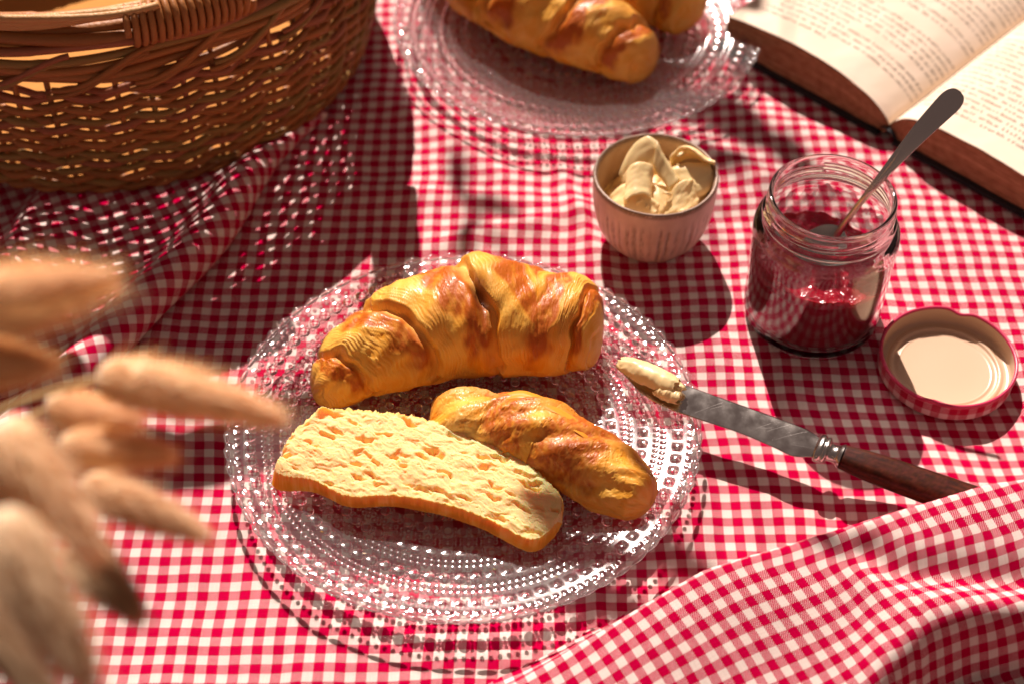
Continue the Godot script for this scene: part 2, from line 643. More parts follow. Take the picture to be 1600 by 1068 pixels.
func build_plates() -> void:
	var o := thing("glass_plate", "clear pressed glass plate with beaded rings, holding the sliced croissant in front", "plate", Vector3(-0.0253, 0.0014, 0.0), "beaded glass plates")
	part("plate_body", plate_body(), M.glass, o)
	var scallop := drop_mesh(8, 12)
	for k in 72:
		var a := TAU * k / 72.0
		var sc := part("rim_scallop", scallop, M.drop, o)
		sc.transform = Transform3D(Basis(Vector3.UP, a) * Basis.from_scale(Vector3(0.0050, 0.0009, 0.0013)), Vector3(0.1236 * sin(a), plate_top(0.1236) - 0.0011, 0.1236 * cos(a)))
	var big := drop_mesh(12, 18)
	var small := drop_mesh(6, 10)
	var spots: Array[Transform3D] = []
	# rings of drops: radius, count, drop radius
	for q in [[0.1188, 172, 0.00130], [0.1123, 88, 0.0030], [0.1050, 186, 0.00145], [0.1013, 180, 0.0014], [0.0945, 78, 0.0029], [0.0878, 158, 0.0014], [0.0843, 152, 0.0014], [0.0780, 66, 0.0028], [0.0718, 130, 0.0015], [0.0686, 124, 0.0015], [0.0630, 56, 0.0026]]:
		for k in q[1]:
			var a: float = TAU * k / q[1]
			var y := plate_top(q[0]) - 0.0030
			var at := Vector3(q[0] * sin(a), y, q[0] * cos(a))
			if q[2] > 0.0024:
				var dr := part("glass_drop", big, M.drop, o)
				dr.position = at
				dr.scale = Vector3(q[2], q[2] * 0.95, q[2])
				for e in [-0.0022, 0.0, 0.0022]:             # three small drops between two large ones
					var b: float = a + PI / q[1]
					var rr: float = q[0] + e
					spots.append(Transform3D(Basis.from_scale(Vector3(0.00098, 0.0009, 0.00098)), Vector3(rr * sin(b), plate_top(rr) - 0.0030, rr * cos(b))))
			else:
				spots.append(Transform3D(Basis.from_scale(Vector3(q[2], q[2], q[2]) * 0.9), at))
	for q in [[0.0545, 100, 0.0013], [0.0510, 94, 0.0013], [0.0460, 40, 0.0025], [0.0410, 76, 0.0013], [0.0375, 70, 0.0013], [0.0325, 28, 0.0025], [0.0275, 52, 0.0013], [0.0240, 46, 0.0013], [0.0190, 16, 0.0025], [0.0140, 26, 0.0013], [0.0080, 10, 0.0020]]:
		for k in q[1]:
			var a: float = TAU * k / q[1]
			spots.append(Transform3D(Basis.from_scale(Vector3(q[2], q[2] * 0.8, q[2])), Vector3(q[0] * sin(a), plate_top(q[0]) - 0.0022, q[0] * cos(a))))
	var mm := MultiMesh.new()
	mm.transform_format = MultiMesh.TRANSFORM_3D
	mm.mesh = small
	mm.instance_count = spots.size()
	for k in spots.size():
		mm.set_instance_transform(k, spots[k])
	var mi := MultiMeshInstance3D.new()
	mi.name = "small_drops"
	mi.multimesh = mm
	mi.material_override = M.drop
	mi.set_meta("kind", "stuff")
	o.add_child(mi)
	var c: Node3D = o.duplicate()
	c.name = numbered("glass_plate")
	add_child(c)
	c.position = Vector3(0.0446, 0.0014, -0.3555)
	c.rotation.y = 0.3
	tag(c, "clear pressed glass plate with beaded rings, farther away under two whole croissants", "plate", "beaded glass plates")

# ------------------------------------------------------------------ croissants
# ctrl: [centre at the bottom, half width, height]; bounds: where the rolled layers step down towards the ends
func croissant(called: String, ctrl: Array, bounds: Array, mid: float, sd: int, label: String, brown := 1.0, slant := 0.25, along := 0.0, pocket := -1.0) -> MeshInstance3D:
	var pos := []
	var wid := []
	for c in ctrl:
		pos.append(c[0])
		wid.append(Vector2(c[1], c[2]))
	var nu := 600
	var nv := 190
	var n1 := noise(sd, 1.0, 3)
	var n2 := noise(sd + 1, 1.0, 2)
	var n3 := noise(sd + 2, 1.0, 2)
	var flakes := FastNoiseLite.new()
	flakes.seed = sd + 3
	flakes.noise_type = FastNoiseLite.TYPE_CELLULAR
	flakes.frequency = 1.0
	flakes.cellular_return_type = FastNoiseLite.RETURN_CELL_VALUE
	var p := PackedVector3Array()
	var col := PackedColorArray()
	var pale := Color(0.90, 0.50, 0.085)
	var gold := Color(0.86, 0.35, 0.020)
	var dark := Color(0.46, 0.095, 0.004)
	var cream := Color(0.93, 0.64, 0.21)
	var length := 0.0
	for i in 40:
		length += (spline(pos, (i + 1) / 40.0) as Vector3).distance_to(spline(pos, i / 40.0))
	for i in nu:
		var u := float(i) / (nu - 1)
		var s := u
		var c: Vector3 = spline(pos, s)
		var t: Vector3 = ((spline(pos, minf(s + 0.01, 1.0)) as Vector3) - (spline(pos, maxf(s - 0.01, 0.0)) as Vector3)).normalized()
		var side := t.cross(Vector3.UP).normalized()
		var up := side.cross(t).normalized()
		var w: Vector2 = spline(wid, s)
		var endw := 1.0
		var e := 0.06
		if s < e:
			endw = sqrt(maxf(0.0, 1.0 - pow((e - s) / e, 2.0)))
		elif s > 1.0 - e:
			endw = sqrt(maxf(0.0, 1.0 - pow((s - 1.0 + e) / e, 2.0)))
		for j in nv:
			var f := TAU * j / nv
			var cf := cos(f)
			var sf := sin(f)
			var topness := clampf(sf * 0.5 + 0.5, 0.0, 1.0)
			# which layer this is: the boundaries slant round the roll
			var ss := s - slant * 0.10 * cf * signf(mid - s) + 0.022 * n3.get_noise_2d(f * 1.1, s * 5.0)
			var x := 0.0
			var y := 1.0
			var layer := 0
			for k in bounds.size() - 1:
				if ss >= bounds[k] and ss < bounds[k + 1]:
					x = bounds[k]
					y = bounds[k + 1]
					layer = k
			var tt := clampf((ss - x) / (y - x), 0.0, 1.0)
			var middle: bool = x < mid and y > mid
			var outward := tt
			if middle:                                    # the middle layer lies on top of both neighbours
				outward = absf(tt - 0.5) * 2.0
			elif (x + y) * 0.5 < mid:
				outward = 1.0 - tt
			var isl := (y - x) * length * (0.5 if middle else 1.0)
			var lip := 1.0 - sstep(0.955, 1.0, outward)
			var tuck := 1.0 if middle else sstep(0.0, 0.22, outward)
			var soft := n3.get_noise_2d(f * 0.9 + layer * 7.0, s * 4.0)
			# the glazed window, then bundles of thin leaves towards the edge of each layer
			var window := sstep(0.02, 0.14, outward) * (1.0 - sstep(0.42, 0.62, outward + 0.25 * soft)) * sstep(0.50, 0.74, topness + 0.14 * n3.get_noise_2d(f * 1.4, s * 7.0))
			var bundle := sstep(0.40, 0.62, outward + 0.25 * soft) * sstep(0.22, 0.5, topness)
			var ph := outward * isl / 0.0017 + 0.55 * n3.get_noise_2d(f * 0.4 + 2.0, s * 4.0) + layer * 0.37
			if along > 0.0:
				ph = lerpf(ph, f * 4.2 + 2.6 * n3.get_noise_2d(s * 3.0, f * 0.6), along)
				bundle = lerpf(bundle, 0.55 + 0.45 * n1.get_noise_2d(f * 2.0, s * 5.0), along)
			var ridge := fposmod(ph, 1.0)                 # thin sheets, each ending in a sharp edge
			ridge = ridge * (1.0 - sstep(0.86, 1.0, ridge))
			var lam := (ridge - 0.45) * bundle * clampf(0.40 + 1.5 * n3.get_noise_2d(s * 12.0 + 3.0, f * 1.3), 0.0, 1.1)
			var big := n2.get_noise_3d(c.x * 42.0 + cf * 1.1, sf * 1.1, c.z * 42.0)
			var fk := flakes.get_noise_2d(lerpf(ss * length * 150.0, ss * length * 60.0, along), lerpf(f * 1.5, f * 4.5, along) + 0.7 * n1.get_noise_2d(s * 20.0, f * 2.0))
			var fine := n1.get_noise_3d(s * length * 500.0, f * 3.5, 3.0)
			var lift := 0.0072 * (tuck * (0.70 + 0.30 * sin(outward * 2.6)) * (0.5 + 0.5 * lip) - 0.6) * (1.0 - 0.6 * along)
			var r := lift * (0.25 + 0.75 * topness) + 0.00050 * lam - 0.0007 * window + 0.00022 * window * maxf(0.0, n1.get_noise_2d(s * length * 330.0, f * 7.0)) + 0.0027 * big + 0.00048 * fk * topness + 0.00008 * fine
			var fib := n1.get_noise_2d(lerpf(ss * length * 620.0, s * length * 90.0, along) + layer * 50.0, lerpf(f * 1.5, f * 16.0, along))
			r += 0.00015 * fib * sstep(0.25, 0.6, topness)
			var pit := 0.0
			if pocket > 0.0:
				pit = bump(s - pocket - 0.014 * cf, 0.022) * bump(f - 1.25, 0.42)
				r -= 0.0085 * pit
			var hw := w.x + r
			var hh := w.y * (0.62 if sf > 0.0 else 0.38)
			hh += r if sf > 0.0 else r * 0.3
			var yy := w.y * 0.38
			var q := c + (side * cf * hw * (1.0 - 0.08 * (1.0 - topness)) + up * (yy + sf * hh)) * endw + up * (1.0 - endw) * yy * 0.9
			p.append(q)
			# colour of the bake; the pocket gets darker with its depth
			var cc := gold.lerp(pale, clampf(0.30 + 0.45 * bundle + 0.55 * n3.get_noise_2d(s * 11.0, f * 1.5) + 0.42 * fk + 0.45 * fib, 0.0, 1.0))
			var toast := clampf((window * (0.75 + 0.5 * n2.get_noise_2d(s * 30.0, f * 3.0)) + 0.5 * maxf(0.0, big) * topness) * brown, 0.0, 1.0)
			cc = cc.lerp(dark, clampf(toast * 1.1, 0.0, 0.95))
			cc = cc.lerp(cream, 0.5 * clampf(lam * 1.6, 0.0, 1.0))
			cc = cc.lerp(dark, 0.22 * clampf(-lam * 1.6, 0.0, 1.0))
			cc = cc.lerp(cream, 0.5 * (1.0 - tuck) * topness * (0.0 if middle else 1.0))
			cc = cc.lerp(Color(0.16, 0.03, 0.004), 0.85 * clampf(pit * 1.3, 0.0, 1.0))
			if along > 0.0:
				var torn := (1.0 - sstep(0.22, 0.40, s + 0.06 * n1.get_noise_2d(f * 2.0, 4.0)))
				cc = cc.lerp(cream, 0.8 * torn * (1.0 - sstep(0.80, 0.95, topness + 0.1 * n1.get_noise_2d(s * 20.0, f))))
				cc = cc.lerp(dark, 0.45 * sstep(0.1, 0.6, -cf + 0.35 * fk) * sstep(0.5, 0.75, topness) * brown)
			col.append(cc)
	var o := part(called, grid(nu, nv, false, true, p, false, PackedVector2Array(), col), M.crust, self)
	tag(o, label, "croissant", "croissants on the plates")
	return o

# the lower half of a cut croissant, cut face up
func cut_slice() -> void:
	var far := [Vector3(-0.1190, 0.0255, 0.0330), Vector3(-0.1130, 0.030, 0.0185), Vector3(-0.0960, 0.0325, 0.0045), Vector3(-0.0700, 0.0325, 0.0055), Vector3(-0.0463, 0.0315, 0.0090), Vector3(-0.0131, 0.0305, 0.0230), Vector3(0.0100, 0.0290, 0.0390), Vector3(0.0235, 0.0270, 0.0545), Vector3(0.0245, 0.0250, 0.0630)]
	var near := [Vector3(-0.1205, 0.0250, 0.0375), Vector3(-0.1160, 0.0260, 0.0420), Vector3(-0.0990, 0.0265, 0.0460), Vector3(-0.0820, 0.0270, 0.0560), Vector3(-0.0574, 0.0275, 0.0560), Vector3(-0.0317, 0.0270, 0.0615), Vector3(-0.0126, 0.0260, 0.0690), Vector3(0.0094, 0.0240, 0.0800), Vector3(0.0225, 0.0240, 0.0700)]
	var nu := 420
	var nf := 150                                          # across the cut face
	var nb := 46                                           # round the crust below
	var nv := nf + nb
	var hole := FastNoiseLite.new()
	hole.seed = 21
	hole.noise_type = FastNoiseLite.TYPE_CELLULAR
	hole.frequency = 1.0
	hole.cellular_return_type = FastNoiseLite.RETURN_DISTANCE
	hole.cellular_jitter = 1.0
	hole.fractal_type = FastNoiseLite.FRACTAL_NONE
	var n1 := noise(22, 1.0, 4)
	var n2 := noise(23, 1.0, 3)
	var p := PackedVector3Array()
	var col := PackedColorArray()
	var cream := Color(0.90, 0.67, 0.31)
	var hollow_shade := Color(0.86, 0.52, 0.15)
	var pale := Color(0.90, 0.56, 0.15)
	var gold := Color(0.82, 0.38, 0.04)
	var dark := Color(0.45, 0.13, 0.012)
	for i in nu:
		var s := float(i) / (nu - 1)
		var a: Vector3 = spline(far, s)
		var b: Vector3 = spline(near, s)
		var wob := 0.0016 * n2.get_noise_2d(s * 16.0, 0.0)
		for j in nv:
			if j < nf:
				var t := float(j) / (nf - 1)
				var q := a.lerp(b, t)
				var inner := sstep(0.0, 0.07, t) * (1.0 - sstep(0.93, 1.0, t)) * sstep(0.0, 0.03, s) * (1.0 - sstep(0.97, 1.0, s))
				# an open crumb: soft strands drawn out along the loaf, with hollows of two sizes between them
				var wx := q.x + 0.0030 * n2.get_noise_2d(q.x * 100.0, q.z * 100.0)
				var wz := q.z - q.x * 0.40 + 0.0030 * n2.get_noise_2d(q.z * 90.0, q.x * 90.0 + 9.0)
				var h1 := sqrt(hole.get_noise_2d(wx * 62.0, wz * 165.0) + 1.0)
				var h2 := sqrt(hole.get_noise_2d(wx * 170.0 + 40.0, wz * 430.0) + 1.0)
				var rare := sstep(-0.28, 0.10, n2.get_noise_2d(wx * 34.0 + 5.0, wz * 80.0))
				var size := 0.43 + 0.24 * n2.get_noise_2d(wx * 60.0, wz * 60.0 + 20.0)
				var b1 := n1.get_noise_2d(wx * 75.0, wz * 140.0)
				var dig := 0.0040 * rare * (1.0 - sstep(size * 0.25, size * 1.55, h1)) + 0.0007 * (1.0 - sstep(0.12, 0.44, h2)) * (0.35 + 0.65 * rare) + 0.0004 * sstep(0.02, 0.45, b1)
				var strand := 1.0 - absf(n1.get_noise_2d(wx * 110.0 + 60.0, wz * 420.0)) * 2.6
				var y := 0.0012 * n2.get_noise_2d(wx * 30.0, wz * 70.0) + 0.0004 * n1.get_noise_2d(wx * 70.0, wz * 200.0) + 0.00016 * maxf(strand, 0.0) - dig
				var rag := 0.0013 * n1.get_noise_2d(s * 60.0, 2.0 if t > 0.5 else 9.0) + 0.0005 * n1.get_noise_2d(s * 190.0, 5.0)
				q.z += rag * (sstep(0.88, 1.0, t) * 0.8 - (1.0 - sstep(0.0, 0.12, t)))
				q.y += rag * 0.5 * (1.0 - sstep(0.0, 0.10, t)) + 0.0045 * bump(s - 0.235, 0.018) * (1.0 - sstep(0.0, 0.14, t))
				q.y += y * inner + 0.0016 * sin(PI * t)
				q.z += wob * (1.0 - t) * 0.6
				p.append(q)
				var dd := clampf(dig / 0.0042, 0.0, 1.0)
				var cc := cream.lerp(hollow_shade, dd * 0.75 + 0.12 * n1.get_noise_2d(wx * 70.0, wz * 70.0))  # hollows tinted deeper, so their shade is partly painted in
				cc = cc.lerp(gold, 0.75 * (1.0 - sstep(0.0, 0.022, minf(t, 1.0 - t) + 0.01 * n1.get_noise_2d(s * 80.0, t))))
				col.append(cc)
			else:
				var t := float(j - nf + 1) / (nb + 1)
				var mid := b.lerp(a, t)
				var floor_y := 0.0095 + 0.004 * sstep(0.85, 1.0, absf(s - 0.5) * 2.0)
				var bul := sin(PI * t)
				var k := pow(bul, 0.62)
				var nn := n2.get_noise_3d(s * 22.0, t * 3.0, 5.0)
				var st := n1.get_noise_3d(s * 120.0, t * 2.0, 1.0)
				var y := lerpf(lerpf(b.y, a.y, t), floor_y, k)
				var q := Vector3(mid.x, y, mid.z)
				var outw := (b - a).normalized() * (0.0055 * bump(t - 0.12, 0.11) - 0.005 * bump(t - 0.88, 0.11))
				q += outw + Vector3(0, 0, 1) * (0.0016 * nn + 0.0005 * st) * (1.0 if t < 0.5 else -1.0) * bul
				p.append(q)
				var bb := clampf(0.30 + 1.1 * nn + 0.45 * st + 0.35 * bump(t - 0.05, 0.05) + 0.35 * bump(t - 0.10, 0.06) - 0.42 * sstep(0.16, 0.34, t), 0.0, 1.0)
				if s < 0.22 or s > 0.8:
					bb *= 0.75
				col.append(pale.lerp(gold, clampf(bb * 1.8, 0.0, 1.0)).lerp(dark, clampf(bb - 0.55, 0.0, 0.6)))
	for j in nv:                                          # close both ends
		p[j] = (far[0] + near[0]) * 0.5 + Vector3(0, -0.006, 0)
		p[(nu - 1) * nv + j] = (far[-1] + near[-1]) * 0.5 + Vector3(0.0015, -0.006, 0)
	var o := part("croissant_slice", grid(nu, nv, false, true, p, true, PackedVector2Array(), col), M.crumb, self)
	tag(o, "cut bottom half of a croissant lying crumb side up at the front of the plate", "croissant", "croissants on the plates")

func build_crumbs() -> void:
	var r := RandomNumberGenerator.new()
	r.seed = 404
	var st := SurfaceTool.new()
	st.begin(Mesh.PRIMITIVE_TRIANGLES)
	for k in 70:
		var x := r.randf_range(-0.125, 0.075)
		var z := r.randf_range(-0.085, 0.100)
		var d := Vector2(x + 0.0253, z).length()
		if d > 0.118:
			continue
		var c := Vector3(x, plate_top(d) + 0.0018, z)
		var size := r.randf_range(0.0004, 0.0011) * (1.8 if r.randf() < 0.15 else 1.0)
		var tone := Color(0.88, 0.55, 0.16).lerp(Color(0.62, 0.22, 0.03), r.randf())
		var v := []
		for q in 4:
			v.append(c + Vector3(r.randf_range(-1, 1), r.randf_range(-0.2, 0.7), r.randf_range(-1, 1)) * size)
		for f in [[0, 1, 2], [0, 2, 3], [0, 3, 1], [1, 3, 2]]:
			for q in f:
				st.set_color(tone)
				st.add_vertex(v[q])
	st.generate_normals()
	var o := part("pastry_crumbs", st.commit(), M.crumb, self)
	o.set_meta("kind", "stuff")
	tag(o, "small golden pastry crumbs scattered over the front glass plate", "crumbs")

func build_croissants() -> void:
	var y := 0.0085
	croissant("croissant_half", [[Vector3(-0.1075, y, -0.0230), 0.010, 0.013], [Vector3(-0.0970, y, -0.0270), 0.016, 0.026], [Vector3(-0.0820, y, -0.0360), 0.022, 0.038], [Vector3(-0.0620, y, -0.0470), 0.029, 0.045], [Vector3(-0.0400, y, -0.0555), 0.033, 0.051], [Vector3(-0.0180, y, -0.0600), 0.036, 0.056],
		[Vector3(0.0040, y, -0.0600), 0.034, 0.050], [Vector3(0.0220, y, -0.0600), 0.031, 0.046], [Vector3(0.0370, y, -0.0595), 0.027, 0.043], [Vector3(0.0500, y, -0.0580), 0.021, 0.033]], [0.0, 0.15, 0.34, 0.56, 0.90, 1.0], 0.72, 31,
		"plump golden croissant half with glossy brown ridges, at the back of the front plate", 1.0, 0.6, 0.0, 0.55)
	cut_slice()
	build_crumbs()
	croissant("croissant_end", [[Vector3(-0.0440, y + 0.003, 0.0030), 0.013, 0.016], [Vector3(-0.0300, y + 0.002, 0.0030), 0.017, 0.027], [Vector3(-0.0130, y, 0.0070), 0.019, 0.030], [Vector3(0.0060, y, 0.0130), 0.022, 0.036], [Vector3(0.0240, y, 0.0230), 0.022, 0.034],
		[Vector3(0.0410, y, 0.0340), 0.021, 0.030], [Vector3(0.0550, y + 0.001, 0.0440), 0.018, 0.025], [Vector3(0.0700, y + 0.003, 0.0555), 0.012, 0.018]], [0.0, 1.0], 0.52, 57,
		"torn golden croissant horn leaning against the cut slice, its tip pointing right", 0.9, 0.35, 0.8)
	var horn := get_node("croissant_end") as Node3D
	var half := get_node("croissant_half") as Node3D
	var k := 0
	for f in [[horn, [Vector3(-0.0080, 0.0385, 0.0030), Vector3(0.0060, 0.0425, 0.0035), Vector3(0.0200, 0.0415, 0.0085), Vector3(0.0340, 0.0385, 0.0165), Vector3(0.0400, 0.0375, 0.0185)], Vector3(0.25, 0.22, 0.9), [0.003, 0.0062, 0.0070, 0.0045, 0.001]],
			[horn, [Vector3(0.0160, 0.0405, 0.0150), Vector3(0.0290, 0.0395, 0.0200), Vector3(0.0420, 0.0355, 0.0270), Vector3(0.0530, 0.0315, 0.0325), Vector3(0.0570, 0.0310, 0.0335)], Vector3(0.30, 0.30, 0.9), [0.002, 0.0055, 0.0065, 0.0045, 0.001]],
			[horn, [Vector3(0.0340, 0.0365, 0.0260), Vector3(0.0460, 0.0335, 0.0320), Vector3(0.0560, 0.0290, 0.0400), Vector3(0.0640, 0.0260, 0.0450)], Vector3(0.35, 0.30, 0.9), [0.002, 0.0050, 0.0055, 0.001]],
			[horn, [Vector3(-0.0350, 0.0305, 0.0060), Vector3(-0.0290, 0.0335, 0.0010), Vector3(-0.0220, 0.0335, -0.0030), Vector3(-0.0150, 0.0300, -0.0060)], Vector3(0.5, 0.5, 0.8), [0.003, 0.0060, 0.0062, 0.003]],
			[half, [Vector3(-0.0850, 0.0330, -0.0520), Vector3(-0.0830, 0.0350, -0.0580), Vector3(-0.0800, 0.0340, -0.0640), Vector3(-0.0790, 0.0310, -0.0680)], Vector3(1.0, 0.2, 0.4), [0.003, 0.0050, 0.0040, 0.001]]]:
		part("flake", ribbon(f[1], [f[2], f[2] + Vector3(0.05, 0.1, 0)], f[3], 0.0008, 500 + k, 40, 12), M.flake, f[0])
		k += 1
	croissant("croissant", [[Vector3(-0.062, y, -0.470), 0.014, 0.018], [Vector3(-0.045, y, -0.425), 0.026, 0.036], [Vector3(-0.012, y, -0.375), 0.033, 0.048], [Vector3(0.028, y, -0.340), 0.033, 0.050], [Vector3(0.062, y, -0.317), 0.027, 0.043], [Vector3(0.092, y, -0.300), 0.017, 0.027]], [0.0, 0.14, 0.32, 0.50, 0.70, 0.87, 1.0], 0.45, 71,
		"whole dark golden croissant lying across the far glass plate, nearest of the two there", 1.35, 0.5)
	croissant("croissant", [[Vector3(0.010, y, -0.470), 0.016, 0.022], [Vector3(0.040, y, -0.430), 0.026, 0.038], [Vector3(0.075, y, -0.395), 0.029, 0.043], [Vector3(0.105, y, -0.368), 0.026, 0.038], [Vector3(0.122, y, -0.352), 0.018, 0.026]], [0.0, 0.2, 0.42, 0.64, 0.84, 1.0], 0.45, 83,
		"whole croissant behind the darker one on the far plate, cut off by the photo's edge", 1.0, 0.4)

# ------------------------------------------------------------------ bowl and butter
# a ribbon of butter with thickness, along a spine; width direction by callable
func ribbon(spine: Array, across: Array, widths: Array, thick: float, sd: int, n := 70, m := 22) -> ArrayMesh:
	var p := PackedVector3Array()
	var nz := noise(sd, 1.0, 3)
	for i in n:
		var s := float(i) / (n - 1)
		var c: Vector3 = spline(spine, s)
		var t: Vector3 = ((spline(spine, minf(s + 0.02, 1.0)) as Vector3) - (spline(spine, maxf(s - 0.02, 0.0)) as Vector3)).normalized()
		var w: Vector3 = (spline(across, s) as Vector3).normalized()
		var nn := t.cross(w).normalized()
		var half: float = spline(widths, s)
		var fade := sstep(0.0, 0.03, s) * (1.0 - sstep(0.97, 1.0, s))
		for j in m * 2:
			var front := j < m
			var k := float(j) / (m - 1) if front else float(2 * m - 1 - j) / (m - 1)
			var x := k * 2.0 - 1.0
			var rag := 1.0 + 0.07 * nz.get_noise_2d(s * 5.0, signf(x) * 5.0) * absf(x)
			var curlx := 0.12 * half * x * x
			var th := thick * (0.5 if front else -0.5) * (0.25 + 0.75 * fade) * (1.0 - 0.7 * pow(absf(x), 8.0))
			p.append(c + w * half * x * rag + nn * (th + curlx + 0.0007 * nz.get_noise_2d(s * 3.0, x * 1.2)))
	return grid(n, m * 2, false, true, p, false)

